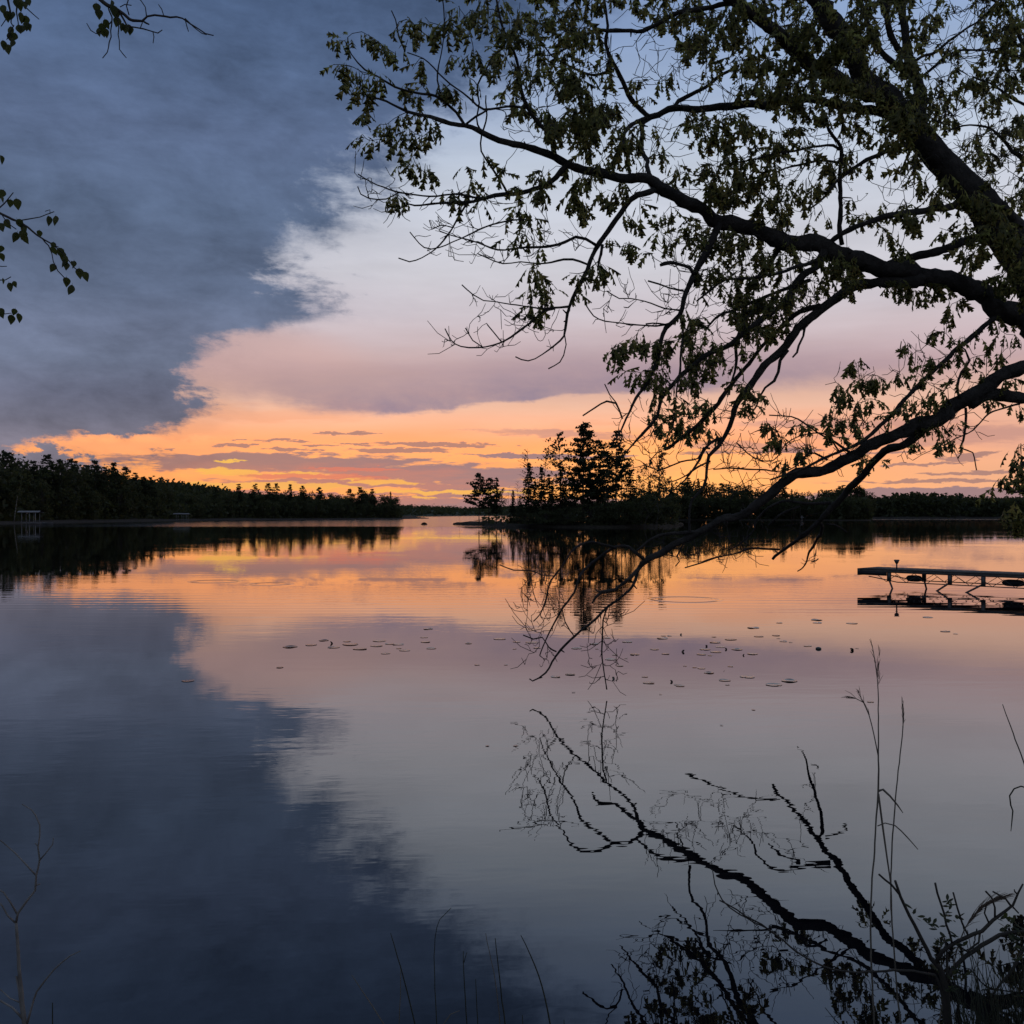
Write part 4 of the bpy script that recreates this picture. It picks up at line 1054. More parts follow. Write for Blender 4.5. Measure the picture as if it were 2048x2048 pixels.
 ('b', [(1680, 905, 4, 12.2), (1650, 870, 4, 12.1), (1610, 870, 3, 12.1), (1570, 890, 3, 12.0), (1545, 920, 3, 12.0), (1510, 915, 3, 12.0), (1475, 885, 3, 12.0)]),
 # right hand side
 ('m', [(2200, 640, 24, 12.6), (2100, 420, 18, 12.8), (2048, 318, 12, 12.9), (2026, 305, 10, 12.9), (2002, 278, 7, 12.9), (1975, 255, 5, 12.9), (1940, 250, 4, 12.8), (1890, 264, 3, 12.8)]),
 ('m', [(1834, 120, 7, 12.8), (1880, 96, 6, 13.0), (1925, 62, 5, 13.1), (1965, 30, 4, 13.2), (2010, -10, 3, 13.2)]),
 ('m', [(1836, 160, 7, 12.8), (1870, 130, 6, 12.7), (1910, 105, 5, 12.6), (1985, 98, 4, 12.6), (2040, 88, 3, 12.6)]),
 ('m', [(2180, 560, 20, 13.0), (2120, 220, 13, 13.2), (2060, 120, 10, 13.3), (2032, 60, 8, 13.3), (2010, 20, 6, 13.3), (1960, -20, 5, 13.2)]),
 ('m', [(2100, 260, 10, 13.1), (2050, 210, 7, 13.1), (2000, 180, 5, 13.0), (1950, 150, 4, 13.0)]),
 ('d', [(2048, 468, 26, 12.3), (2030, 440, 18, 12.2), (2016, 415, 14, 12.1), (2008, 400, 10, 12.1)]),
 ('m', [(2240, 800, 20, 11.6), (2150, 860, 12, 11.0), (2090, 905, 8, 10.8), (2050, 925, 6, 10.7), (2028, 945, 4, 10.7)]),
 ('m', [(2150, 860, 10, 11.0), (2100, 940, 8, 10.7), (2060, 975, 6, 10.6), (2030, 985, 4, 10.6), (2000, 975, 3, 10.6)]),
 ('m', [(2150, 880, 10, 11.0), (2100, 990, 8, 10.6), (2060, 1035, 6, 10.5), (2025, 1040, 4, 10.5), (2000, 1045, 3, 10.5)]),
]

def spline(pts, step):
    pts = np.asarray(pts, float)
    P0 = np.concatenate([2 * pts[:1] - pts[1:2], pts, 2 * pts[-1:] - pts[-2:-1]])
    out = []
    for i in range(1, len(P0) - 2):
        a, b, c, d = P0[i - 1], P0[i], P0[i + 1], P0[i + 2]
        n = max(1, int(np.linalg.norm((c - b)[:3]) / step))
        t = np.arange(n)[:, None] / n
        out.append(0.5 * (2 * b + (c - a) * t + (2 * a - 5 * b + 4 * c - d) * t ** 2 + (3 * b - a - 3 * c + d) * t ** 3))
    out.append(P0[-2:-1])
    return np.concatenate(out)

orng = np.random.default_rng(2024)
def limb_points(tr, step=0.07, wob=0.20):
    a = np.array([(*P(x, y, d), w * (0.80 if w > 9 else 0.92 if w > 4 else 0.85) / 2 / F * d) for x, y, w, d in tr])
    s = spline(a, step)
    n = len(s)
    r = np.maximum(s[:, 3], 0.0036)
    k = orng.standard_normal((n + 4, 3))
    k = (k[:-4] + 2 * k[1:-3] + 3 * k[2:-2] + 2 * k[3:-1] + k[4:]) / 4.4 * (r * wob + 0.007)[:, None]
    k[0] = 0
    s[:, :3] += k * np.minimum(1, np.arange(n) / 2.0)[:, None]
    return s[:, :3], r

oak = empty('oak_tree', P(2330, 1345, 12.6), 'big spreading oak leaning in from the right over the lake', 'tree')
OAKLOC = np.array(oak.location)
nodes_p, nodes_d, nodes_r, nodes_k = [], [], [], []
tp, tr_ = limb_points(TRUNK, 0.14, 0.05)
mb = MB()
mb.tube(tp - OAKLOC, tr_, 22, rough=0.055, rng=orng)
mb.build('trunk', MAT['bark'], oak, True)
for kind, tr in LIMBS:
    p_, r_ = limb_points(tr)
    mb = MB()
    w0 = tr[0][2]
    mb.tube(p_ - OAKLOC, r_, 14 if w0 > 25 else (9 if w0 > 10 else 6), rough=0.13 if w0 > 8 else 0.10, rng=orng)
    # knots and stubs on the heavier wood
    if w0 > 9:
        for q in range(int(len(p_) * 0.16)):
            i = int(orng.integers(2, len(p_) - 1))
            dd = orng.standard_normal(3)
            dd /= np.linalg.norm(dd)
            L = r_[i] + orng.uniform(0.02, 0.07)
            mb.tube([p_[i] - OAKLOC, p_[i] - OAKLOC + dd * L], [r_[i] * 0.4 + 0.006, 0.006], 5)
    mb.build('branch', MAT['bark'], oak, True)
    tn = np.gradient(p_, axis=0)
    tn /= np.linalg.norm(tn, axis=1)[:, None] + 1e-9
    for i in range(0, len(p_), 1):
        if kind != 'd' and r_[i] < 0.10:
            nodes_p.append(p_[i]); nodes_d.append(tn[i]); nodes_r.append(r_[i]); nodes_k.append(0 if kind == 'm' else 1)

# leaf tufts seen singly: (column, row, size)
TUFTS = [(680, 95, 1), (705, 85, 1), (745, 95, 1), (668, 145, 1), (690, 150, 1), (712, 160, 1), (735, 165, 1), (760, 175, .8), (770, 120, .9), (790, 125, 1), (695, 180, 1), (715, 195, 1),
 (735, 215, 1), (722, 245, 1), (745, 245, .9), (725, 285, 1), (740, 300, 1), (760, 265, 1), (775, 285, 1), (790, 255, 1), (800, 300, 1), (820, 310, 1), (815, 275, 1.1), (840, 240, 1.1), (860, 250, 1.1), (870, 280, 1), (845, 290, 1),
 (805, 75, 1), (825, 60, 1), (845, 55, 1.1), (850, 90, 1.1), (870, 75, 1), (815, 100, .9), (835, 150, 1), (845, 180, .9), (810, 185, 1), (820, 200, .8), (880, 205, 1), (900, 200, 1), (905, 125, 1), (900, 45, 1), (915, 30, 1),
 (915, 85, 1), (925, 60, .9), (925, 215, .8), (938, 175, .7), (800, 345, 1), (820, 350, 1), (840, 355, 1), (855, 345, .9), (785, 405, 1.05), (800, 410, .8), (890, 400, 1), (905, 405, .9), (955, 395, 1), (970, 400, 1), (945, 365, 1), (930, 350, .8), (975, 340, .8),
 (1015, 345, .8), (1035, 390, .8), (1045, 420, .9), (1060, 440, .8), (1035, 430, .8), (1015, 495, 1), (1035, 490, 1), (1050, 480, .8), (1060, 500, .7), (1055, 565, 1), (1075, 570, 1), (1060, 590, .9), (1045, 640, 1.1), (1060, 625, .9), (1095, 590, 1), (1110, 595, .9), (1085, 645, .7), (1140, 565, .7), (1160, 595, .7), (1155, 610, .6),
 (1185, 555, 1), (1200, 550, 1), (1215, 560, 1), (1195, 575, 1), (1230, 500, .7), (1250, 505, .7), (1268, 505, .7), (1280, 450, .8), (1290, 520, .7), (1265, 460, .7), (1330, 440, .9), (1345, 425, .8), (1320, 475, .7), (1340, 495, .7),
 (1225, 720, .7), (1245, 700, 1), (1265, 695, 1), (1280, 715, .8), (1240, 740, .7), (1255, 760, .7), (1275, 770, .8), (1300, 700, .8), (1330, 700, .9), (1340, 690, .8), (1310, 815, .8), (1320, 835, .7), (1350, 840, .8), (1360, 850, .8), (1365, 820, .6), (1390, 815, .8), (1405, 825, .8), (1410, 855, .8), (1370, 865, .8), (1380, 875, .7), (1345, 880, .8), (1330, 885, .6), (1400, 870, .6),
 (1500, 810, .7), (1510, 830, .7), (1475, 780, .7), (1515, 800, .6), (1540, 870, .8), (1545, 895, 1), (1560, 900, .9), (1580, 875, .8), (1595, 870, .8), (1600, 915, .8), (1570, 935, .8), (1620, 905, .6), (1650, 845, 1), (1665, 855, .9), (1680, 860, .9), (1690, 800, .8), (1700, 745, .8), (1715, 740, .8), (1720, 765, .8), (1675, 785, .9), (1685, 805, .8), (1745, 770, .8), (1750, 785, .7),
 (1730, 780, .8), (1770, 780, .8), (1790, 775, .8), (1800, 765, .9), (1755, 820, .8), (1740, 840, .8), (1715, 835, .8), (1725, 860, .8), (1705, 850, .8), (1765, 845, .7), (1800, 835, .8), (1820, 830, .8), (1840, 840, .6), (1690, 880, .6), (1810, 700, .6), (1815, 715, .6), (1860, 685, .7), (1880, 680, .7), (1850, 730, .8), (1870, 740, .8), (1845, 760, .8), (1890, 745, .8), (1895, 770, .8), (1870, 790, .7), (1850, 810, .8), (1865, 820, .7), (1920, 735, .7), (1900, 620, .8), (1895, 640, .7), (1925, 690, .7),
 (1945, 735, .7), (1955, 760, .7), (1975, 725, .8), (1990, 700, .8), (1960, 695, .7), (1975, 660, .7), (2000, 670, .8), (2030, 660, .7), (2040, 700, .7), (2010, 715, .7), (2020, 770, .6), (2035, 775, .6), (1985, 815, .6), (1880, 860, .7), (1895, 875, .7), (1910, 885, .6), (1885, 905, .7), (1860, 870, .7), (1920, 855, .6), (1840, 875, .6), (1825, 905, .6), (1730, 925, .8), (1720, 940, .7), (1745, 935, .6),
 (2030, 920, .8), (2045, 905, .7), (2040, 955, .8), (2030, 940, .7), (2000, 975, .9), (2015, 968, .8), (2045, 975, .7), (2035, 1020, .9), (2015, 1040, .8), (2045, 1045, .9), (2040, 840, .7), (2035, 1060, .7), (2005, 1045, .6),
 (1620, 610, .7), (1640, 590, .7), (1585, 620, .7), (1660, 555, .7), (1700, 590, .6), (1800, 580, .8), (1820, 595, .9), (1840, 605, .9), (1860, 595, .8), (1880, 585, .9), (1810, 610, .7), (1780, 580, .6), (1770, 600, .4), (1900, 600, .8), (1850, 615, .7), (1930, 610, .7)]
# leafy regions: polygon, tufts per 100 x 100 px, spread of distance
REG = [
 ([(985, -120), (940, 20), (925, 60), (945, 140), (975, 160), (1010, 200), (1060, 250), (1110, 280), (1180, 240), (1220, 260), (1225, 100), (1180, 40), (1160, -120)], 6.4, 10.4, 12.6),
 ([(1010, 200), (1000, 250), (1060, 270), (1110, 300), (1180, 330), (1270, 340), (1280, 240), (1220, 200), (1110, 240)], 5.5, 10.8, 12.6),
 ([(1160, -120), (1150, 30), (1230, 50), (1330, 60), (1370, 110), (1420, 150), (1500, 200), (1600, 240), (1700, 260), (1830, 290), (1860, 200), (1850, 90), (1870, -120)], 7.2, 10.8, 13.2),
 ([(1290, 240), (1310, 340), (1380, 390), (1440, 430), (1560, 470), (1660, 480), (1680, 350), (1600, 260), (1450, 225), (1350, 230)], 7.0, 11.2, 13.2),
 ([(1230, 100), (1260, 200), (1300, 230), (1380, 200), (1420, 160), (1370, 110), (1330, 140), (1300, 200)], 3.0, 11.8, 13.2),
 ([(1680, 270), (1690, 480), (1800, 520), (1900, 500), (1950, 440), (1880, 360), (1820, 300), (1740, 260)], 4.6, 11.4, 13.0),
 ([(1060, 330), (1080, 430), (1180, 440), (1230, 400), (1290, 360), (1200, 340)], 5.0, 11.0, 12.0),
 ([(1340, 430), (1420, 440), (1520, 470), (1660, 500), (1780, 560), (1680, 570), (1600, 620), (1540, 680), (1480, 740), (1420, 740), (1370, 740), (1370, 640), (1400, 540)], 7.2, 11.3, 13.0),
 ([(1300, 690), (1370, 680), (1480, 730), (1470, 770), (1400, 800), (1330, 790), (1280, 770)], 4.0, 11.5, 12.8),
 ([(1850, -120), (1860, 90), (1870, 250), (1930, 340), (1990, 400), (2060, 440), (2090, 300), (2090, -120)], 4.6, 11.8, 13.8),
 ([(1900, 480), (2010, 420), (2090, 560), (2090, 640), (2000, 600), (1930, 560)], 6.0, 11.4, 13.0),
 ([(2050, -100), (2050, 620), (2300, 700), (2350, -100)], 2.2, 11.4, 14.0),
 ([(1100, -320), (1100, -120), (2200, -120), (2100, -320)], 2.0, 11.0, 14.0),
 ([(1230, 690), (1230, 780), (1330, 880), (1430, 880), (1520, 790), (1420, 730)], 1.3, 11.7, 12.6),
 ([(1780, 200), (1760, 240), (1800, 290), (1850, 300), (1860, 240)], 9.0, 11.2, 11.9),
 ([(1560, 60), (1600, 150), (1700, 200), (1760, 180), (1700, 60)], 6.0, 11.0, 11.8),
 ([(1960, 380), (1920, 400), (2040, 560), (2090, 520)], 8.0, 11.2, 12.0),
]
HOLES = [(1290, 95, 52, 40), (1300, 165, 30, 28), (1240, 60, 30, 18), (1690, 140, 22, 22), (1600, 345, 40, 26), (1790, 380, 40, 44), (1760, 345, 20, 30), (1730, 480, 40, 20), (1930, 40, 36, 26), (1990, 250, 30, 22), (1480, 300, 18, 18), (1380, 300, 20, 24), (1340, 270, 18, 30), (1900, 180, 20, 20), (1960, 130, 26, 18), (1740, 400, 26, 18), (1600, 440, 22, 14), (1500, 420, 14, 14), (1120, 400, 14, 12), (1640, 600, 16, 12), (1590, 30, 8, 8), (1440, 620, 16, 18), (1010, 230, 14, 12)]
def inside(poly, x, y):
    c = False
    n = len(poly)
    for i in range(n):
        x1, y1 = poly[i]; x2, y2 = poly[(i + 1) % n]
        if (y1 > y) != (y2 > y) and x < (x2 - x1) * (y - y1) / (y2 - y1) + x1:
            c = not c
    return c
nodes_p = np.array(nodes_p); nodes_d = np.array(nodes_d); nodes_r = np.array(nodes_r); nodes_k = np.array(nodes_k)
npx = 1024 + nodes_p[:, 0] / nodes_p[:, 1] * F
npy = HY - (nodes_p[:, 2] - H) / nodes_p[:, 1] * F
targets = []           # (point, leafy, size)
for x, y, s_ in TUFTS:
    i = int(np.argmin((npx - x) ** 2 + (npy - y) ** 2))
    d = nodes_p[i, 1] + orng.uniform(-0.25, 0.25)
    targets.append((P(x, y - 18, d), 1, s_))
for poly, den, d0, d1 in REG:
    a = np.array(poly)
    x0, y0 = a.min(0); x1, y1 = a.max(0)
    m = int((x1 - x0) * (y1 - y0) / 1e4 * den * 2.8)
    for q in range(m):
        x, y = orng.uniform(x0, x1), orng.uniform(y0, y1)
        if not inside(poly, x, y):
            continue
        if any(((x - hx) / ha) ** 2 + ((y - hy) / hb) ** 2 < orng.uniform(0.6, 1.3) for hx, hy, ha, hb in HOLES):
            continue
        targets.append((P(x, y - 15, orng.uniform(d0, d1)), 1, orng.uniform(0.65, 1.0)))
# bare twig ends
BARE = [([(820, 430), (860, 520), (1000, 540), (1120, 520), (1180, 480), (1120, 430), (1000, 440)], 5.0, 11.4, 11.8), ([(900, 560), (880, 690), (1000, 700), (1100, 700), (1130, 620), (1040, 600)], 4.0, 11.5, 11.8),
        ([(1180, 590), (1180, 650), (1340, 660), (1350, 560), (1280, 560)], 6.0, 11.8, 12.0), ([(1040, 1140), (1040, 1330), (1110, 1340), (1130, 1200), (1130, 1140)], 11.0, 12.2, 12.6),
        ([(1440, 800), (1430, 940), (1560, 960), (1640, 900), (1600, 820)], 9.0, 11.9, 12.3), ([(1280, 870), (1260, 970), (1400, 980), (1440, 880), (1420, 860)], 7.0, 12.0, 12.3), ([(1240, 800), (1230, 900), (1420, 900), (1420, 740), (1300, 740)], 6.0, 11.8, 12.5),
        ([(700, 340), (740, 420), (900, 430), (1000, 440), (1000, 380), (860, 370)], 5.0, 11.4, 11.6), ([(1000, 40), (1000, 300), (1240, 300), (1240, 40)], 5.0, 10.8, 12.6), ([(1260, 20), (1260, 420), (2048, 420), (2048, 0)], 4.0, 11.2, 13.2),
        ([(1300, 440), (1400, 740), (1700, 600), (1700, 480)], 6.0, 11.4, 12.8), ([(1650, 740), (1650, 950), (1950, 900), (2030, 700), (1900, 680)], 5.0, 12.0, 12.3), ([(1860, 0), (1880, 330), (2048, 400), (2048, 0)], 7.0, 12.4, 13.3),
        ([(1180, 1220), (1170, 1370), (1240, 1370), (1240, 1220)], 10.0, 12.4, 12.6), ([(1400, 1040), (1300, 1130), (1450, 1140), (1540, 1090)], 3.5, 12.4, 13.6), ([(1600, 1060), (1590, 1140), (1640, 1140), (1660, 1060)], 5.0, 14.0, 15.0), ([(1290, 1010), (1290, 1120), (1420, 1130), (1560, 1100), (1660, 1010), (1600, 980), (1500, 1040)], 5.0, 12.6, 14.3), ([(1480, 900), (1400, 1000), (1560, 990), (1720, 900)], 5.0, 12.2, 12.6)]
for poly, den, d0, d1 in BARE:
    a = np.array(poly)
    x0, y0 = a.min(0); x1, y1 = a.max(0)
    for q in range(int((x1 - x0) * (y1 - y0) / 1e4 * den * 4.6)):
        x, y = orng.uniform(x0, x1), orng.uniform(y0, y1)
        if inside(poly, x, y):
            targets.append((P(x, y, orng.uniform(d0, d1)), 0, 1.0))

# grow a twig from the nearest fitting wood to each target, nearest first
tpos = np.array([t[0] for t in targets])
NPt, NDr, NRr = list(nodes_p), list(nodes_d), list(nodes_r)
cap = len(NPt) + 16000
A = np.zeros((cap, 3)); D = np.zeros((cap, 3)); Rr = np.zeros(cap)
nn = len(NPt)
A[:nn] = nodes_p; D[:nn] = nodes_d; Rr[:nn] = nodes_r
def cost_to(pts, i0, i1):
    v = pts[:, None, :] - A[None, i0:i1, :]
    ln = np.linalg.norm(v, axis=2) + 1e-6
    cs_ = (v * D[None, i0:i1, :]).sum(2) / ln
    return ln * (1.35 - 0.55 * cs_) + 0.25 * np.maximum(0, Rr[None, i0:i1] - 0.03) * 4
best = np.full(len(tpos), 1e9); bi = np.zeros(len(tpos), int)
for i0 in range(0, nn, 400):
    c = cost_to(tpos, i0, min(nn, i0 + 400))
    k = c.argmin(1)
    m = c[np.arange(len(tpos)), k]
    w = m < best
    best[w] = m[w]; bi[w] = k[w] + i0
todo = np.ones(len(tpos), bool)
twigs = MB()
leafjobs = []          # (base point, direction of the twig end, size)
for _ in range(len(tpos)):
    b_ = np.where(todo, best, 1e12)
    j = int(b_.argmin())
    todo[j] = False
    i = bi[j]
    a = A[i]; e = tpos[j]; d = D[i]
    L = np.linalg.norm(e - a)
    if L < 0.03:
        leafjobs.append((e, d, targets[j][2])) if targets[j][1] else None
        continue
    n = max(3, int(L / 0.07) + 1)
    t = np.linspace(0, 1, n)[:, None]
    c1 = a + d * L * 0.35
    up = np.array([0, 0, 1.0]) * L * (0.10 if targets[j][1] else -0.14)
    c2 = e - (e - a) * 0.3 + up
    pts = (1 - t) ** 3 * a + 3 * (1 - t) ** 2 * t * c1 + 3 * (1 - t) * t ** 2 * c2 + t ** 3 * e
    kn = orng.standard_normal((n, 3)) * 0.014
    kn[0] = 0
    pts = pts + kn
    r0 = min(Rr[i] * 0.8, 0.0052 + 0.0060 * L)
    r0 = max(r0, 0.0042)
    rad = np.linspace(r0, 0.0032, n)
    twigs.tube(pts - OAKLOC, rad, 5 if L > 0.5 else 4, cap=False)
    if not targets[j][1]:
        # small spurs on bare wood
        for q in range(int(orng.integers(0, 3))):
            i2 = int(orng.integers(max(1, n // 2), n))
            dd = pts[i2] - pts[i2 - 1]
            dd = dd / (np.linalg.norm(dd) + 1e-9) + orng.standard_normal(3) * 0.7
            L2 = orng.uniform(0.06, 0.2)
            m1 = pts[i2] + dd * L2 * 0.5
            twigs.tube(np.array([pts[i2], m1, m1 + dd * L2 * 0.4 + np.array([0, 0, L2 * 0.35])]) - OAKLOC, [0.004, 0.0036, 0.003], 4, cap=False)
    tn = np.gradient(pts, axis=0)
    tn /= np.linalg.norm(tn, axis=1)[:, None] + 1e-9
    if targets[j][1]:
        leafjobs.append((e, tn[-1], targets[j][2]))
    if nn + n < cap:
        A[nn:nn + n - 1] = pts[1:]; D[nn:nn + n - 1] = tn[1:]; Rr[nn:nn + n - 1] = rad[1:]
        rem = np.nonzero(todo)[0]
        if len(rem):
            c = cost_to(tpos[rem], nn, nn + n - 1)
            k = c.argmin(1)
            m = c[np.arange(len(rem)), k]
            w = m < best[rem]
            best[rem[w]] = m[w]; bi[rem[w]] = k[w] + nn
        nn += n - 1
tag(twigs.build('twigs', MAT['twig'], oak), kind='stuff')

# leaves: tufts of drooping lobed young leaves, and hanging catkins
leafv = [leaf_mesh_data(OAK, f_, dr, w_) for f_, dr, w_ in [(0.45, 0.25, 0.8), (0.15, 0.45, 0.9), (0.8, 0.15, 0.7), (0.3, 0.6, 0.85)]]
leafs = [leaf_mesh_data(OAK_S, f_, dr, w_) for f_, dr, w_ in [(0.45, 0.25, 0.9), (0.15, 0.45, 1.0), (0.8, 0.15, 0.75), (0.3, 0.6, 0.95)]]
lp, ldir, lnor, lsz, lj = [], [], [], [], []
cat = MB()
for jn, (e, d, s_) in enumerate(leafjobs):
    m = int(orng.integers(5, 9) * (0.6 + 0.4 * s_))
    az0 = orng.uniform(0, 6.28)
    for q in range(m):
        az = az0 + q * 2.4 + orng.uniform(-0.4, 0.4)
        out = np.array([math.cos(az), math.sin(az), 0.0])
        dr = out * orng.uniform(0.25, 1.0) + np.array([0, 0, orng.uniform(-1.15, -0.05)]) + d * orng.uniform(0.0, 0.5)
        base = e - d * orng.uniform(0, 0.16) + out * 0.025
        lp.append(base); ldir.append(dr)
        lnor.append(np.array([out[0] * 0.8, out[1] * 0.8, 0.6]) + orng.standard_normal(3) * 0.35)
        lsz.append(orng.uniform(0.12, 0.23) * (0.75 + 0.3 * s_))
        lj.append(jn)
    if orng.random() < 0.35:
        for q in range(int(orng.integers(1, 4))):
            x_ = orng.standard_normal(2) * 0.03
            L = orng.uniform(0.08, 0.16)
            cat.tube(np.array([e + (x_[0], x_[1], 0), e + (x_[0] * 1.3, x_[1] * 1.3, -L * 0.5), e + (x_[0] * 1.2, x_[1], -L)]) - OAKLOC, [0.003, 0.0045, 0.003], 3, cap=False)
tag(cat.build('catkins', MAT['oak_leaf'], oak), kind='stuff')
lp = np.array(lp); ldir = np.array(ldir); lnor = np.array(lnor); lsz = np.array(lsz)
Rm = frames(ldir, lnor)
var = orng.integers(0, 4, len(lp))
# the 300 leaves that show largest against the sky are parts of their own
lx = 1024 + lp[:, 0] / lp[:, 1] * F
ly = HY - (lp[:, 2] - H) / lp[:, 1] * F
score = lsz / lp[:, 1] - 10 * ((lx < 640) | (lx > 2040) | (ly < 5))  - 0.004 * (lx > 1000)
own = np.zeros(len(lp), bool)
own[np.argsort(-score)[:300]] = True
leaf_me = [mesh_np('oak_leaf', v, f) for v, f in leafv]
for me in leaf_me:
    me.materials.append(MAT['oak_leaf'])
for i in np.nonzero(own)[0]:
    o = bpy.data.objects.new('leaf', leaf_me[var[i]])
    M = Matrix(Rm[i].tolist()).to_4x4() @ Matrix.Scale(lsz[i], 4)
    M.translation = Vector(lp[i] - OAKLOC)
    COL.objects.link(o)
    o.parent = oak
    o.matrix_local = M
vs, fs, off = [], [], 0
for k in range(4):
    sel = np.nonzero(~own & (var == k))[0]
    v, f = leafs[k]
    vv = np.einsum('nij,vj->nvi', Rm[sel] * lsz[sel][:, None, None], v) + (lp[sel] - OAKLOC)[:, None, :]
    ff = f[None] + (np.arange(len(sel)) * len(v))[:, None, None] + off
    vs.append(vv.reshape(-1, 3)); fs.append(ff.reshape(-1, 4))
    off += len(sel) * len(v)
tag(link('foliage', mesh_np('foliage', np.concatenate(vs), np.concatenate(fs)), MAT['oak_leaf'], oak), kind='stuff')
print('OAK', len(targets), 'targets', len(lp), 'leaves', nn, 'nodes')
# ------------------------------------------------------------------ more materials
MAT['pad'] = material('lily_pad', (0.030, 0.032, 0.020), (0.055, 0.056, 0.032), 0.16, 9.0, 0.12, 20.0, spec=0.6, obj=False)
MAT['dock_wood'] = material('weathered_dock_wood', (0.060, 0.052, 0.046), (0.100, 0.090, 0.080), 0.85, 4.0, 0.4, 40.0)
MAT['dock_metal'] = material('dull_dock_steel', (0.06, 0.06, 0.06), (0.10, 0.095, 0.09), 0.55, 6.0, metal=0.4)
MAT['rubber'] = material('black_float', (0.012, 0.012, 0.013), (0.02, 0.02, 0.02), 0.7, 5.0)
MAT['white_frame'] = material('galvanised_frame', (0.13, 0.13, 0.135), (0.2, 0.2, 0.2), 0.6, 3.0)
MAT['canvas'] = material('pale_canvas', (0.16, 0.15, 0.15), (0.22, 0.21, 0.21), 0.8, 2.0)
MAT['reed'] = material('dry_reed', (0.10, 0.085, 0.065), (0.16, 0.135, 0.10), 0.8, 12.0, obj=False)
MAT['plume'] = material('reed_plume', (0.17, 0.12, 0.085), (0.26, 0.19, 0.14), 0.9, 20.0, obj=False, trans=(0.2, 0.14, 0.1))
MAT['grass'] = material('dark_grass', (0.018, 0.021, 0.012), (0.034, 0.036, 0.020), 0.8, 10.0, obj=False)
MAT['sapling'] = material('sapling_bark', (0.12, 0.105, 0.09), (0.22, 0.20, 0.18), 0.75, 14.0, obj=False)
MAT['shrub_leaf'] = material('shrub_leaf', (0.040, 0.052, 0.024), (0.065, 0.078, 0.034), 0.5, 8.0, obj=False, trans=(0.06, 0.075, 0.02), vary=0.25)
MAT['wood_pale'] = material('driftwood', (0.16, 0.14, 0.13), (0.24, 0.22, 0.20), 0.8, 3.0)
grng = np.random.default_rng(77)

def px_tube(mbk, tr, d, origin, sides=5, rmin=0.0015, wob=0.0):
    """tube through traced pixels (column, row, width) at distance d, or (column, row, width, distance)"""
    a = np.array([(*P(q[0], q[1], q[3] if len(q) > 3 else d), q[2] / 2 / F * (q[3] if len(q) > 3 else d)) for q in tr])
    s = spline(a, 0.03 if d < 10 else 0.1)
    if wob:
        k = grng.standard_normal((len(s), 3)) * wob
        k[0] = 0
        s[:, :3] += k
    mbk.tube(s[:, :3] - origin, np.maximum(s[:, 3], rmin), sides)
    return s

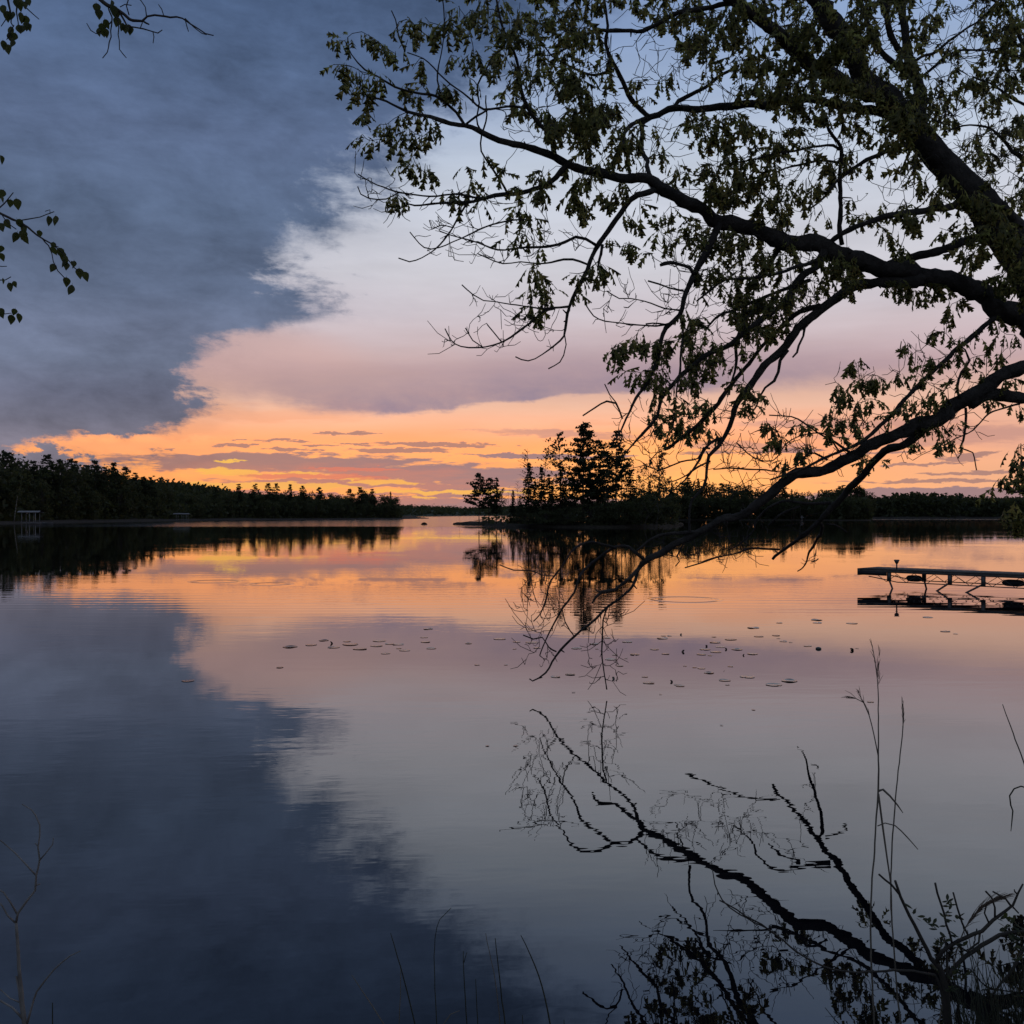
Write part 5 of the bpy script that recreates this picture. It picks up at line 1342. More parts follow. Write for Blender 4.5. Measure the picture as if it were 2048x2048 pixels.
# ------------------------------------------------------------------ birch hanging in from the left
BD = 6.0
BASE = np.array((-4.75, 6.1, 0.25))
birch = empty('birch_tree', BASE, 'birch reaching in from the left edge with hanging twigs of small round leaves', 'tree')
mb = MB()
mb.tube(np.array([(0, 0, -0.3), (0.03, 0.02, 1.2), (0.0, -0.02, 2.8), (0.08, 0, 4.4), (0.1, 0.05, 6.2), (0.16, 0.02, 8.0)]), [0.13, 0.115, 0.10, 0.085, 0.06, 0.03], 12)
mb.build('trunk', MAT['birch_bark'], birch, True)
def bl(y):  # pixel column where the trunk stands, row y
    return (-597, y)
BIRCH_LIMBS = [
 [(-570, -420, 26, 6.1), (-300, -330, 18, 6.1), (0, -190, 13, 6.05), (130, -70, 10), (195, -6, 8), (213, 8, 8), (232, 18, 7), (247, 28, 6), (258, 38, 6), (267, 41, 6), (285, 41, 5), (294, 33, 4), (310, 30, 4), (330, 33, 4), (352, 35, 3.5), (365, 37, 3), (382, 47, 3), (398, 58, 2.5), (412, 67, 2.5), (426, 71, 2)],
 [(370, 37, 2.5), (388, 54, 2), (405, 66, 2), (414, 70, 2)], [(371, 42, 2), (374, 54, 2), (376, 63, 1.6)],
 [(236, 20, 4), (246, 38, 4), (256, 52, 3.5), (272, 55, 3), (287, 57, 3), (303, 62, 2.5), (316, 65, 2.5), (326, 60, 2)], [(306, 64, 2), (308, 74, 2), (306, 86, 1.6)],
 [(284, 41, 4), (291, 45, 4), (299, 49, 3)], [(281, 55, 2), (285, 46, 2)],
 [(216, 12, 3), (223, 34, 3), (222, 62, 2.5), (220, 84, 2.5), (214, 104, 2), (205, 116, 2)],
 [(232, 26, 3), (237, 55, 2.5), (237, 80, 2), (240, 98, 2), (246, 108, 2), (252, 115, 1.6)],
 [(224, 42, 3), (215, 52, 2.5), (206, 60, 2), (193, 67, 2), (182, 60, 2), (174, 47, 1.6)],
 [(293, 33, 2.5), (291, 14, 2), (281, 1, 2), (272, -8, 2)], [(258, 30, 2.5), (253, 12, 2.5), (258, -6, 2)], [(240, 14, 2), (250, 8, 2), (262, 12, 2)], [(328, 33, 2), (323, 18, 2), (318, 9, 1.6)],
 [(-570, -380, 18, 6.1), (-300, -240, 12, 6.1), (-60, -60, 7), (14, -8, 5), (18, 12, 4), (22, 30, 3), (25, 45, 2.5), (28, 55, 2)], [(14, -8, 4), (34, 0, 4), (33, 24, 3), (38, 50, 2)], [(20, 20, 2), (12, 38, 2), (3, 52, 1.6)], [(34, 0, 3), (52, 15, 2.5), (65, 28, 2), (78, 38, 1.6)], [(28, 50, 2), (20, 66, 2), (12, 80, 1.6)],
 [(-575, 180, 24, 6.1), (-330, 260, 16, 6.1), (-110, 370, 9), (0, 427, 5), (25, 438, 5), (40, 444, 4), (55, 455, 4), (75, 470, 3.5), (90, 480, 3), (102, 487, 3), (116, 494, 2)],
 [(34, 442, 2.5), (60, 438, 2.5), (80, 434, 2), (95, 429, 2), (108, 424, 2)], [(100, 428, 1.6), (100, 420, 1.6), (91, 422, 1.6)], [(4, 430, 2), (18, 448, 2), (32, 459, 2)],
 [(84, 476, 2.5), (97, 492, 2.5), (105, 508, 2), (107, 524, 2), (116, 541, 2), (128, 557, 2), (137, 571, 1.6)], [(104, 488, 2.5), (122, 502, 2), (135, 520, 2), (150, 536, 2), (164, 548, 1.6)],
 [(-110, 370, 6), (-40, 430, 4), (0, 414, 3), (15, 400, 2.5), (28, 385, 2)], [(-110, 370, 5), (-40, 520, 4), (-10, 560, 3), (10, 560, 2), (21, 554, 2)], [(-40, 520, 3), (-15, 610, 3), (0, 622, 2), (10, 628, 2), (22, 625, 1.6)], [(-40, 520, 2), (-10, 531, 2), (15, 533, 1.6)],
]
mbt = MB()
for tr in BIRCH_LIMBS:
    if tr[0][2] > 15:
        m1 = MB()
        px_tube(m1, tr, BD, BASE, 7, 0.0022, 0.002)
        m1.build('branch', MAT['far_bark'], birch, True)
    else:
        px_tube(mbt, tr, BD, BASE, 5, 0.0022, 0.002)
tag(mbt.build('twigs', MAT['twig'], birch), kind='stuff')
BLV = [(193, 12, 1), (198, 24, 1), (209, 44, 1), (203, 52, .9), (197, 62, .9), (210, 62, 1), (206, 67, .7), (222, 6, 1), (228, 16, 1.1), (234, 22, 1), (230, 26, .9), (236, 40, 1.1), (245, 52, .9), (251, 55, 1), (256, 54, 1), (260, 58, .9),
       (5, 16, 1), (14, 27, 1.1), (25, 29, 1), (40, 30, 1), (48, 9, 1), (40, 3, 1), (56, 3, .8), (43, 36, .9), (51, 37, 1), (54, 50, .9), (58, 54, .8), (45, 57, .9), (36, 56, .9), (21, 58, 1.2), (19, 70, 1), (30, 72, 1), (5, 86, 1), (14, 94, 1.1), (25, 84, 1), (38, 8, 1), (31, 2, 1),
       (96, 437, 1.1), (111, 437, 1.1), (35, 444, 1.1), (43, 454, 1.2), (48, 466, 1.1), (33, 470, 1.2), (47, 476, 1), (78, 467, .8), (11, 445, 1.1), (1, 452, 1), (103, 499, 1), (107, 491, .7), (118, 501, 1.1), (125, 508, 1.1), (129, 517, 1), (126, 525, .9), (108, 534, 1), (134, 532, .8), (147, 527, .9), (144, 529, .7), (158, 542, 1.1), (168, 549, 1.1), (132, 560, 1.1), (144, 575, 1.2), (6, 386, 1), (20, 405, .9), (32, 402, 1.2), (3, 399, .7),
       (0, 316, 1), (2, 498, .8), (1, 512, .9), (4, 563, .7), (18, 571, 1), (28, 569, .7), (0, 622, 1.1), (22, 635, 1.1), (36, 632, 1.1), (29, 624, .8)]
bme = []
for fo, dr, wi in [(0.25, 0.2, 1.0), (0.6, 0.1, 0.8), (0.1, 0.35, 1.05)]:
    v, f = leaf_mesh_data(BIRCH, fo, dr, wi)
    me = mesh_np('birch_leaf', v, f, True)
    me.materials.append(MAT['birch_leaf'])
    bme.append(me)
def leaf_obj(me, base, dirn, nor, size, parent, origin):
    M = Matrix(frames(np.array([dirn]), np.array([nor]))[0].tolist()).to_4x4() @ Matrix.Scale(size, 4)
    M.translation = Vector(np.asarray(base) - origin)
    o = bpy.data.objects.new('leaf', me)
    COL.objects.link(o)
    o.parent = parent
    o.matrix_local = M
    return o
for x, y, s_ in BLV:
    dr = np.array([grng.uniform(-0.45, 0.45), grng.uniform(-0.3, 0.3), -1.0])
    b_ = P(x - 6 * dr[0], y - 9, BD + grng.uniform(-0.05, 0.05))
    leaf_obj(bme[int(grng.integers(0, 3))], b_, dr, np.array([grng.uniform(-0.6, 0.6), -1.0, 0.3]), 0.064 * s_, birch, BASE)

# ------------------------------------------------------------------ bare sapling at lower left
SD = 3.0
B0 = P(66, 2440, SD)
sap = empty('sapling', B0, 'bare forked sapling with a pale stem at the lower left corner', 'sapling')
m1 = MB()
px_tube(m1, [(66, 2440, 15), (58, 2200, 11), (50, 2060, 9), (42, 1985, 7.5), (36, 1905, 6.5), (32, 1845, 5.5)], SD, B0, 8, wob=0.001)
m1.build('stem', MAT['sapling'], sap, True)
for tr in [[(32, 1845, 5), (34, 1827, 5), (55, 1800, 4.6), (71, 1780, 4.4), (73, 1750, 4), (76, 1735, 4), (79, 1720, 3.6), (77, 1695, 3.2), (80, 1670, 3), (78, 1650, 3), (72, 1630, 2.6), (62, 1618, 2.4), (45, 1607, 2)],
           [(34, 1828, 4), (22, 1805, 3.4), (5, 1785, 3), (-10, 1775, 2.5)], [(73, 1752, 3.6), (50, 1725, 3), (28, 1705, 2.6), (3, 1683, 2.2), (-8, 1676, 2)], [(78, 1722, 3), (92, 1706, 2.6), (104, 1690, 2.2), (107, 1677, 2)],
           [(31, 1846, 4), (15, 1832, 3.4), (5, 1812, 3), (0, 1806, 2.5)], [(76, 1693, 2.4), (72, 1686, 2)], [(73, 1770, 3), (80, 1768, 2.4)], [(52, 2055, 5), (68, 1998, 4), (73, 1983, 4), (92, 1957, 3.4), (120, 1927, 3), (140, 1912, 2.6), (160, 1902, 2)],
           [(50, 2070, 6), (42, 2010, 5), (33, 1953, 4)], [(48, 2040, 5), (25, 2015, 4), (0, 2000, 3.6), (-20, 1996, 3)], [(42, 2006, 3), (20, 1996, 2.6), (0, 1978, 2)]]:
    m1 = MB()
    px_tube(m1, tr, SD, B0, 5, wob=0.0012)
    m1.build('branch', MAT['sapling'], sap, True)

# ------------------------------------------------------------------ reeds and grass stems on the bank
def strands(mbk, path, n, length, spread, origin, rad=0.0009):
    """fine drooping hairs along a path, for a plume"""
    path = np.asarray(path)
    for k in range(n):
        u = grng.uniform(0, 1)
        i = min(len(path) - 2, int(u * (len(path) - 1)))
        b = path[i] + (path[i + 1] - path[i]) * grng.uniform(0, 1)
        t = path[i + 1] - path[i]
        t = t / (np.linalg.norm(t) + 1e-9)
        dd = t + grng.standard_normal(3) * spread
        L = length * grng.uniform(0.4, 1.1) * (0.35 + 0.65 * math.sin(math.pi * min(0.95, u + 0.1)))
        mbk.tube(np.array([b, b + dd * L * 0.5, b + dd * L + np.array([0, 0, -0.15 * L])]) - origin, [rad, rad * 1.3, rad * 0.5], 3, cap=False)
RD = 4.0
def reed(base_px, stem, label, plume=None, blades=(), d=RD, mat='reed', rmin=0.0013, group=None, dens=60, sp=0.16, ln=0.07):
    B = P(*base_px, d)
    B[2] = max(-0.05, min(B[2], 0.3))
    r = empty('reed' if plume else 'grass_stem', B, label, 'reed' if plume else 'grass', group)
    m1 = MB()
    px_tube(m1, stem, d, B, 5, rmin, 0.0006)
    m1.build('stem', MAT[mat], r, True)
    for bl_ in blades:
        m1 = MB()
        px_tube(m1, bl_, d, B, 4, rmin * 0.8)
        m1.build('blade', MAT[mat], r, True)
    if plume:
        for q in plume:
            m1 = MB()
            a = spline(np.array([P(x, y, d) for x, y in q]), 0.02)
            strands(m1, a, dens, ln, sp, B)
            m1.build('plume', MAT['plume'], r)
    return r
reed((1752, 2120), [(1752, 2120, 4), (1742, 1900, 4), (1743, 1780, 3.6), (1748, 1720, 3.6), (1752, 1650, 3.4), (1757, 1575, 4), (1757, 1500, 3), (1757, 1420, 2.4), (1755, 1360, 2), (1748, 1310, 1.6), (1744, 1290, 1.4)], 'tallest reed with a feathery plume, standing at the right before the lake',
     [[(1757, 1372), (1754, 1340), (1748, 1310), (1743, 1288)], [(1757, 1380), (1757, 1340), (1758, 1302)], [(1740, 1432), (1728, 1408), (1712, 1397), (1690, 1394)], [(1732, 1415), (1724, 1400), (1717, 1384)]],
     [[(1757, 1515, 2.4), (1748, 1470, 2.2), (1738, 1430, 2), (1727, 1405, 1.8), (1712, 1397, 1.4), (1692, 1396, 1)], [(1757, 1582, 5), (1766, 1579, 4.5), (1780, 1592, 4), (1795, 1610, 3), (1806, 1626, 1.4)], [(1755, 1652, 2.4), (1770, 1646, 2.4), (1790, 1651, 2.4), (1815, 1675, 2.4), (1836, 1699, 1.4)], [(1757, 1588, 4), (1765, 1650, 4), (1774, 1715, 3.4), (1782, 1775, 2.6), (1784, 1840, 2)]], dens=13)
reed((1812, 2130), [(1812, 2130, 4), (1796, 2000, 3.6), (1788, 1900, 3.4), (1782, 1800, 3.2), (1783, 1720, 3), (1787, 1650, 3), (1795, 1560, 2.6), (1802, 1495, 2.4), (1806, 1450, 2), (1804, 1396, 1.4)], 'upright reed with a short fuzzy plume just right of the tallest reed',
     [[(1806, 1462), (1807, 1430), (1804, 1392)]], d=4.05, dens=26, sp=0.12, ln=0.045)
reed((1860, 2150), [(1860, 2150, 3.4), (1885, 2010, 3), (1905, 1940, 2.8), (1918, 1885, 2.6), (1930, 1856, 2.6), (1955, 1824, 3), (1985, 1802, 2), (2010, 1793, 1.4)], 'bent reed with a brown drooping plume among the bare shoots at lower right',
     [[(1930, 1856), (1955, 1823), (1985, 1802), (2012, 1792)]], d=3.9, dens=150, sp=0.11, ln=0.10)
reed((2120, 1900), [(2130, 1900, 3), (2095, 1680, 3), (2048, 1528, 2.8), (2026, 1466, 2.4), (2005, 1408, 1.6)], 'straight bare stalk leaning in at the right edge', d=3.8)
reed((2150, 1900), [(2150, 1900, 2.6), (2110, 1640, 2.6), (2070, 1580, 2.6), (2042, 1573, 3), (2028, 1578, 3), (2019, 1592, 3), (2022, 1610, 3), (2026, 1622, 2.8), (2024, 1642, 2.4), (2022, 1662, 1.2)], 'curled grass blade hooking down at the right edge', d=3.8, mat='grass')
GS = 'thin grass stems along the bottom edge'
for st_, lab, mt_ in [([(800, 2100, 2.4), (766, 2047, 2.2), (735, 1998, 2), (703, 1950, 1.4)], 'pale straw slanting at the left of the grass stems on the bottom edge', 'reed'),
        ([(840, 2110, 3), (829, 2043, 2.8), (816, 1991, 2.6), (795, 1914, 2.2), (781, 1866, 1.6)], 'dark slanting grass stem right of the pale straw', 'grass'),
        ([(876, 2110, 2), (873, 2046, 2), (869, 1955, 1.8), (870, 1878, 1.6), (880, 1839, 1.4), (902, 1816, 1)], 'faint grass stem with a nodding tip', 'grass'),
        ([(936, 2110, 2.6), (933, 2046, 2.4), (928, 1955, 2), (926, 1902, 1.4)], 'upright grass stem with a forked tip', 'grass'),
        ([(1004, 2110, 2), (1000, 2046, 2), (992, 1968, 1.8), (983, 1922, 1.6), (971, 1867, 1.2)], 'thin pale grass stem beside the straight dark one', 'reed'),
        ([(1016, 2110, 3), (1010, 2047, 2.8), (999, 1955, 2.4), (990, 1876, 1.6)], 'straight dark grass stem on the bottom edge', 'grass'),
        ([(1112, 2110, 3.6), (1100, 2047, 3.4), (1090, 1994, 3), (1069, 1929, 2.6), (1042, 1870, 1.6)], 'thickest dark grass stem, bowed to the left, on the bottom edge', 'grass'),
        ([(796, 2110, 1.8), (798, 2043, 1.8), (801, 1990, 1.6), (801, 1937, 1.2)], 'faint brown straw crossing the dark slanting stem', 'reed'),
        ([(880, 2080, 2.2), (891, 2043, 2), (901, 2028, 2), (919, 2021, 1.2)], 'small pale blade arching at the bottom edge', 'reed'),
        ([(956, 2110, 2), (955, 2040, 2), (951, 1958, 1.4)], 'short faint stem right of the forked one', 'grass'),
        ([(104, 2110, 3), (104, 2048, 2.6), (105, 2006, 2)], 'short stub of a stem right of the sapling', 'grass'),
        ([(1046, 2110, 2.4), (1046, 2060, 2.2), (1045, 2030, 1.6)], 'short dark stem beside the thickest stem', 'grass'),
        ([(1130, 2110, 2.4), (1129, 2065, 2.2), (1128, 2040, 1.6)], 'shortest dark stem right of the thickest stem', 'grass')]:
    r_ = reed((st_[0][0], 2230), [(st_[0][0] + 4, 2230, st_[0][2])] + st_, lab, d=3.3, mat=mt_, rmin=0.0011, group=GS)
    if 'forked' in lab and 'upright' in lab:
        m1 = MB(); px_tube(m1, [(928, 1925, 1.6), (931, 1913, 1.4), (934, 1905, 1)], 3.3, np.array(r_.location), 4, 0.001); m1.build('blade', MAT[mt_], r_)

# ------------------------------------------------------------------ shrub at lower right
HD = 3.9
HB = P(1905, 2330, HD); HB[2] = 0.0
shrub = empty('shrub', HB, 'straggly shrub with budded bare shoots in the lower right corner', 'shrub')
SH = [[(1905, 2300, 24), (1900, 2120, 20), (1893, 2020, 17), (1888, 1962, 15), (1880, 1935, 11), (1862, 1915, 9), (1845, 1882, 8), (1820, 1832, 6.5), (1802, 1794, 6), (1790, 1760, 5)],
      [(1890, 1968, 11), (1900, 1945, 9), (1930, 1915, 9), (1980, 1881, 8.5), (2020, 1866, 8), (2070, 1862, 7)],
      [(1872, 1925, 9), (1886, 1900, 8), (1930, 1876, 8), (1965, 1861, 7.5), (1986, 1840, 7), (2010, 1821, 6), (2026, 1808, 5), (2038, 1785, 4), (2045, 1768, 3.4)],
      [(2022, 1812, 4.5), (2010, 1796, 4), (1985, 1784, 3.4)], [(1990, 1836, 4.5), (1990, 1815, 4), (1983, 1797, 3.6), (1971, 1782, 4)], [(1978, 1846, 4), (1970, 1826, 3.4), (1972, 1810, 3)], [(2024, 1812, 3.4), (2038, 1828, 3)], [(2036, 1790, 3), (2030, 1782, 3), (2029, 1778, 2)],
      [(1800, 1790, 5), (1782, 1770, 4.4), (1757, 1749, 4)], [(1905, 1890, 5), (1893, 1848, 4.6), (1882, 1806, 4.4), (1869, 1766, 4.6)], [(1938, 1874, 4.4), (1925, 1845, 4), (1916, 1815, 4), (1907, 1786, 3.6)],
      [(1893, 2000, 9), (1894, 1960, 7), (1893, 1900, 4), (1890, 1876, 3)], [(1960, 1862, 5), (1958, 1885, 4), (1942, 1898, 4), (1934, 1902, 4), (1912, 1890, 3)], [(2120, 1960, 9), (2060, 1890, 7), (2030, 1930, 6), (2005, 1965, 5), (1985, 1990, 4)], [(1893, 2010, 9), (1870, 1950, 6), (1845, 1945, 5), (1800, 1940, 5), (1720, 1945, 4), (1650, 1935, 4), (1590, 1900, 3.6), (1540, 1860, 3.4), (1490, 1830, 3), (1440, 1800, 3)],
      [(1540, 1860, 3), (1480, 1830, 3), (1445, 1800, 2.6), (1430, 1770, 2.4), (1425, 1740, 2)], [(1930, 2200, 8), (1920, 2040, 5), (1915, 1990, 4), (1905, 1950, 3)]]
for k, tr in enumerate(SH):
    m1 = MB()
    s = px_tube(m1, tr, HD, HB, 7 if tr[0][2] > 8 else 5, 0.0016, 0.0015)
    for q in range(len(s) // 9):            # buds
        i = int(grng.integers(0, len(s)))
        dd = grng.standard_normal(3); dd /= np.linalg.norm(dd)
        m1.tube(np.array([s[i, :3], s[i, :3] + dd * (s[i, 3] + 0.009)]) - HB, [0.0035, 0.0015], 4)
    m1.build('branch', MAT['twig'], shrub, True)
sme = []
SHL = [(0.01, 0.0), (0.10, 0.15), (0.20, 0.40), (0.21, 0.62), (0.12, 0.86), (0.0, 1.0)]
for fo, dr, wi in [(0.3, 0.2, 1.0), (0.6, 0.35, 0.85)]:
    v, f = leaf_mesh_data(SHL, fo, dr, wi)
    me = mesh_np('shrub_leaf', v, f, True)
    me.materials.append(MAT['shrub_leaf'])
    sme.append(me)
for x, y in [(1828, 1826), (1843, 1838), (1858, 1846), (1878, 1856), (1890, 1838), (1900, 1814), (1910, 1834), (1886, 1828), (1895, 1806), (2005, 1842), (2022, 1848), (2035, 1856), (2012, 1856), (2028, 1884), (2042, 1880), (2045, 1900), (2036, 1918), (2048, 1870), (1917, 1944), (1905, 1958), (1922, 1952), (1880, 1890), (1890, 1882), (1925, 1890), (1915, 1872), (1876, 1940), (1900, 1975), (2044, 1990), (2050, 1975)]:
    e = P(x, y, HD + grng.uniform(-0.12, 0.12))
    for q in range(5):
        az = grng.uniform(0, 6.28)
        dr = np.array([math.cos(az), math.sin(az), grng.uniform(-0.2, 1.2)])
        leaf_obj(sme[int(grng.integers(0, 2))], e + grng.standard_normal(3) * 0.006, dr, grng.standard_normal(3) * 0.4 + np.array([0, -0.3, 1]), grng.uniform(0.022, 0.036), shrub, HB)

# grass tussock in the very corner
m1 = MB()
for k in range(230):
    x = grng.uniform(1930, 2130); d = grng.uniform(3.2, 4.2)
    b = P(x, 2060, d); b[2] = grng.uniform(0.0, 0.2)
    top = P(x + grng.normal(-25, 40), grng.uniform(1930, 2060) if grng.random() < 0.8 else grng.uniform(1880, 1960), d + grng.normal(0, 0.15))
    mid = (b + top) / 2 + np.array([grng.normal(0, 0.02), grng.normal(0, 0.02), 0.03])
    m1.tube([b, mid, top], [0.0022, 0.0018, 0.0006], 3, cap=False)
tag(m1.build('grass_tussock', MAT['grass']), kind='stuff')
m1 = MB()
for k in range(26):
    b = np.array([grng.uniform(1.95, 2.3), grng.uniform(3.5, 3.95), 0.1]) ; b[2] = 0.05
    m1.tube([b, b + (0, 0, 0.3), b + (grng.normal(0, .05), grng.normal(0, .05), grng.uniform(0.3, 0.42))], [0.05, 0.06, 0.01], 5)
tag(m1.build('sedge_clump', MAT['earth']), kind='stuff')
# straw and rushes rising at the corner
m1 = MB()
for (x0, y0, x1, y1) in [(1960, 2060, 1925, 1850), (1985, 2060, 1935, 1860), (1955, 2060, 1958, 1870), (2000, 2060, 1940, 1900), (1990, 2050, 1965, 1870), (2010, 2050, 1975, 1930), (2030, 2040, 1990, 1920), (2040, 2040, 2008, 1935), (2020, 2050, 2000, 1950), (1975, 2060, 1985, 1960), (2045, 2030, 2030, 1940), (2005, 2060, 1990, 1985), (1940, 2070, 1912, 1950), (1930, 2070, 1950, 1980), (1445, 2070, 1398, 1980), (1690, 2060, 1650, 2015)]:
    d = grng.uniform(3.6, 4.0)
    a, b = P(x0, 2230, d), P(x1, y1, d)
    m1.tube([a, P(x0, y0, d), (P(x0, y0, d) + b) / 2 + grng.standard_normal(3) * 0.01, b], [0.003, 0.0026, 0.002, 0.0012], 4)
tag(m1.build('rushes', MAT['grass']), kind='stuff')

# ------------------------------------------------------------------ lily pads
def pad_mesh(seed):
    r = np.random.default_rng(seed)
    n = 22
    a = np.linspace(0.16, 2 * math.pi - 0.16, n)
    rad = 1 + 0.05 * np.sin(a * 3 + r.uniform(0, 6)) + r.normal(0, 0.015, n)
    curl = 0.02 + 0.14 * r.random() * np.maximum(0, np.sin(a * r.integers(1, 3) + r.uniform(0, 6)))
    rings = []
    for q, zz in [(0.5, 0.0), (0.86, 0.1), (1.0, 1.0)]:
        rings.append(np.stack([np.cos(a) * rad * q, np.sin(a) * rad * q, curl * zz], 1))
    v = np.concatenate([[(0, 0, 0)]] + rings)
    f3 = [(0, 1 + i, 2 + i) for i in range(n - 1)]
    f4 = []
    for k in range(2):
        for i in range(n - 1):
            f4.append((1 + k * n + i, 1 + (k + 1) * n + i, 2 + (k + 1) * n + i, 2 + k * n + i))
    under = v.copy(); under[:, 2] -= 0.06
    m = len(v)
    rim = [(1 + 2 * n + i, m + 1 + 2 * n + i, m + 2 + 2 * n + i, 2 + 2 * n + i) for i in range(n - 1)]
    f3u = [(m + c, m + b, m + a_) for a_, b, c in f3]
    f4u = [(m + d_, m + c, m + b, m + a_) for a_, b, c, d_ in f4]
    return mesh_np('lily_pad', np.concatenate([v, under]), [np.array(f3 + f3u), np.array(f4 + f4u + rim)], True)
PM = [pad_mesh(k) for k in range(7)]
for me in PM:
    me.materials.append(MAT['pad'])
def pad(x, y, w, label, cat='lily pad', group='lily pads floating on the lake', name='lily_pad', tilt=0.0):
    p_ = shore(x, y)
    o = bpy.data.objects.new(name, PM[int(grng.integers(0, 7))])
    s = w * (0.75 if name != 'lily_pad' else 1.0) / 2 / F * p_[1]
    o.scale = (s, s * grng.uniform(0.85, 1.1), min(s, 0.12) * (0.55 if name == 'lily_pad' else 0.7))
    o.location = (p_[0], p_[1], 0.005 + abs(math.sin(tilt)) * s * 0.5)
    o.rotation_euler = (tilt, grng.uniform(-0.02, 0.02), grng.uniform(0, 6.28))
    COL.objects.link(o)
    return tag(o, label, cat, group)
PL = [(580, 1294, 30), (622, 1290, 26), (647, 1281, 20), (668, 1295, 25), (694, 1283, 15), (701, 1289, 31), (720, 1298, 28), (759, 1282, 26), (753, 1292, 25), (779, 1288, 17), (797, 1289, 22), (771, 1307, 20), (810, 1301, 22), (798, 1297, 12), (856, 1258, 19), (848, 1275, 15), (851, 1284, 19), (863, 1297, 20)]
def patch(lst, where):
    for k_, (x, y, w) in enumerate(sorted(lst)):
        pad(x, y, w, ('small' if w < 14 else 'dark') + ' lily pad, %s from left in the %s' % (ORD[k_], where))
patch(PL, 'left patch of pads in open water')
pad(560, 1335, 16, 'lone small lily pad nearer than the left patch of pads')
pad(376, 1362, 26, 'lone lily pad farthest left on the water')
PR = [(1000, 1278, 25), (1033, 1284, 16), (1064, 1285, 24), (1029, 1298, 8), (1074, 1296, 16), (1153, 1297, 20), (1188, 1288, 20), (1194, 1298, 8), (1215, 1276, 14), (1230, 1310, 12), (1221, 1319, 24), (1254, 1284, 20), (1252, 1317, 8), (1240, 1332, 14), (1269, 1309, 22), (1309, 1299, 18), (937, 1287, 14)]
patch(PR, 'scatter under the low limb twigs')
PC = [(1325, 1277, 22), (1327, 1272, 10), (1339, 1272, 10), (1331, 1308, 16), (1428, 1274, 10), (1441, 1294, 18), (1430, 1285, 22), (1410, 1299, 22), (1403, 1309, 20), (1420, 1311, 10), (1432, 1304, 22), (1474, 1299, 22), (1505, 1308, 22), (1461, 1279, 24), (1507, 1256, 24), (1517, 1273, 18), (1552, 1271, 16), (1557, 1277, 8), (1567, 1283, 16), (1581, 1285, 8), (1615, 1292, 18)]
patch(PC, 'loose patch right of the low limb')
patch([(1370, 1332, 8), (1389, 1335, 9), (1403, 1337, 15), (1461, 1333, 12), (1418, 1346, 20), (1449, 1361, 24), (1455, 1370, 9), (1290, 1354, 12), (1352, 1370, 9), (1360, 1372, 18)], 'nearer row right of the limb')
for x, y, w, lab in [(1495, 1354, 28, 'large lily pad with a bright rim, third from the right of the nearest pads'), (1548, 1370, 31, 'largest lily pad, nearest of the pads on the right'), (1579, 1362, 31, 'large lily pad just behind and right of the largest one'), (1297, 1366, 23, 'lone lily pad to the right of the dangling twig'),
                     (1140, 1349, 21, 'lily pad just left of the dangling twig'), (1111, 1354, 18, 'lily pad touching the tip of the low limb in view'), (954, 1330, 11, 'small lily pad alone left of the limb tip'), (1012, 1330, 8, 'tiny lily pad between the lone small pad and the limb'),
                     (1507, 1420, 8, 'tiny lily pad alone far in front of the largest pad'), (1443, 1451, 7, 'tiny lily pad nearest the middle of the water'), (1031, 1492, 10, 'tiny lily pad left of the mirrored limb'), (1741, 1404, 13, 'small dark lily pad between the two tall reeds'),
                     (1633, 1240, 22, 'far lily pad, upper of a close pair below the second limb'), (1635, 1246, 20, 'far lily pad, lower of a close pair below the second limb'), (1704, 1247, 22, 'far lily pad right of the close pair'), (1559, 1246, 12, 'small far lily pad left of the close pair'), (1856, 1235, 20, 'far lily pad below the dock'), (1890, 1263, 21, 'lily pad farthest right under the dock'), (1911, 1268, 9, 'tiny lily pad beside the one farthest right'), (1714, 1297, 8, 'tiny lily pad right of the upright dark one'), (1321, 1389, 6, 'speck of a lily pad in front of the lone pad'), (1147, 1385, 7, 'speck of a lily pad below the dangling twig'), (975, 1492, 9, 'small pad of leaf alone at the middle of the water')]:
    pad(x, y, w, lab)
for x, y, w, lab in [(663, 1287, 9, 'small leaf standing up out of the left patch of pads'), (1366, 1304, 9, 'dark leaf tip standing up right of the hanging twigs'), (1413, 1293, 6, 'tiny upright leaf at the back of the loose patch'), (1452, 1299, 7, 'small upright leaf in the middle of the loose patch'), (1487, 1311, 6, 'tiny upright leaf at the front of the loose patch'), (1362, 1270, 6, 'tiny upright leaf farthest back of the pads'), (1448, 1341, 6, 'tiny upright leaf in the nearer row of pads'), (1227, 1358, 8, 'small dark leaf tip by the dangling twig'), (1343, 1364, 8, 'dark upright leaf between the nearer pads'), (1704, 1301, 10, 'dark upright leaf near the tall reeds')]:
    pad(x, y, w, lab, 'water leaf', 'leaves standing out of the water', 'upright_leaf', 0.9)
bb = shore(1637, 1298)
m1 = MB()
a = np.linspace(0, math.pi, 7)
m1.tube(np.stack([np.cos(a) * 0.0, np.sin(a) * 0.0, -np.cos(a) * 0.028], 1), np.maximum(0.004, np.sin(a) * 0.05), 12)
tag(m1.build('flower_bud', MAT['pad'], None, True, (bb[0], bb[1], 0.008)), 'round dark bud floating at the right end of the loose patch of pads', 'flower bud')

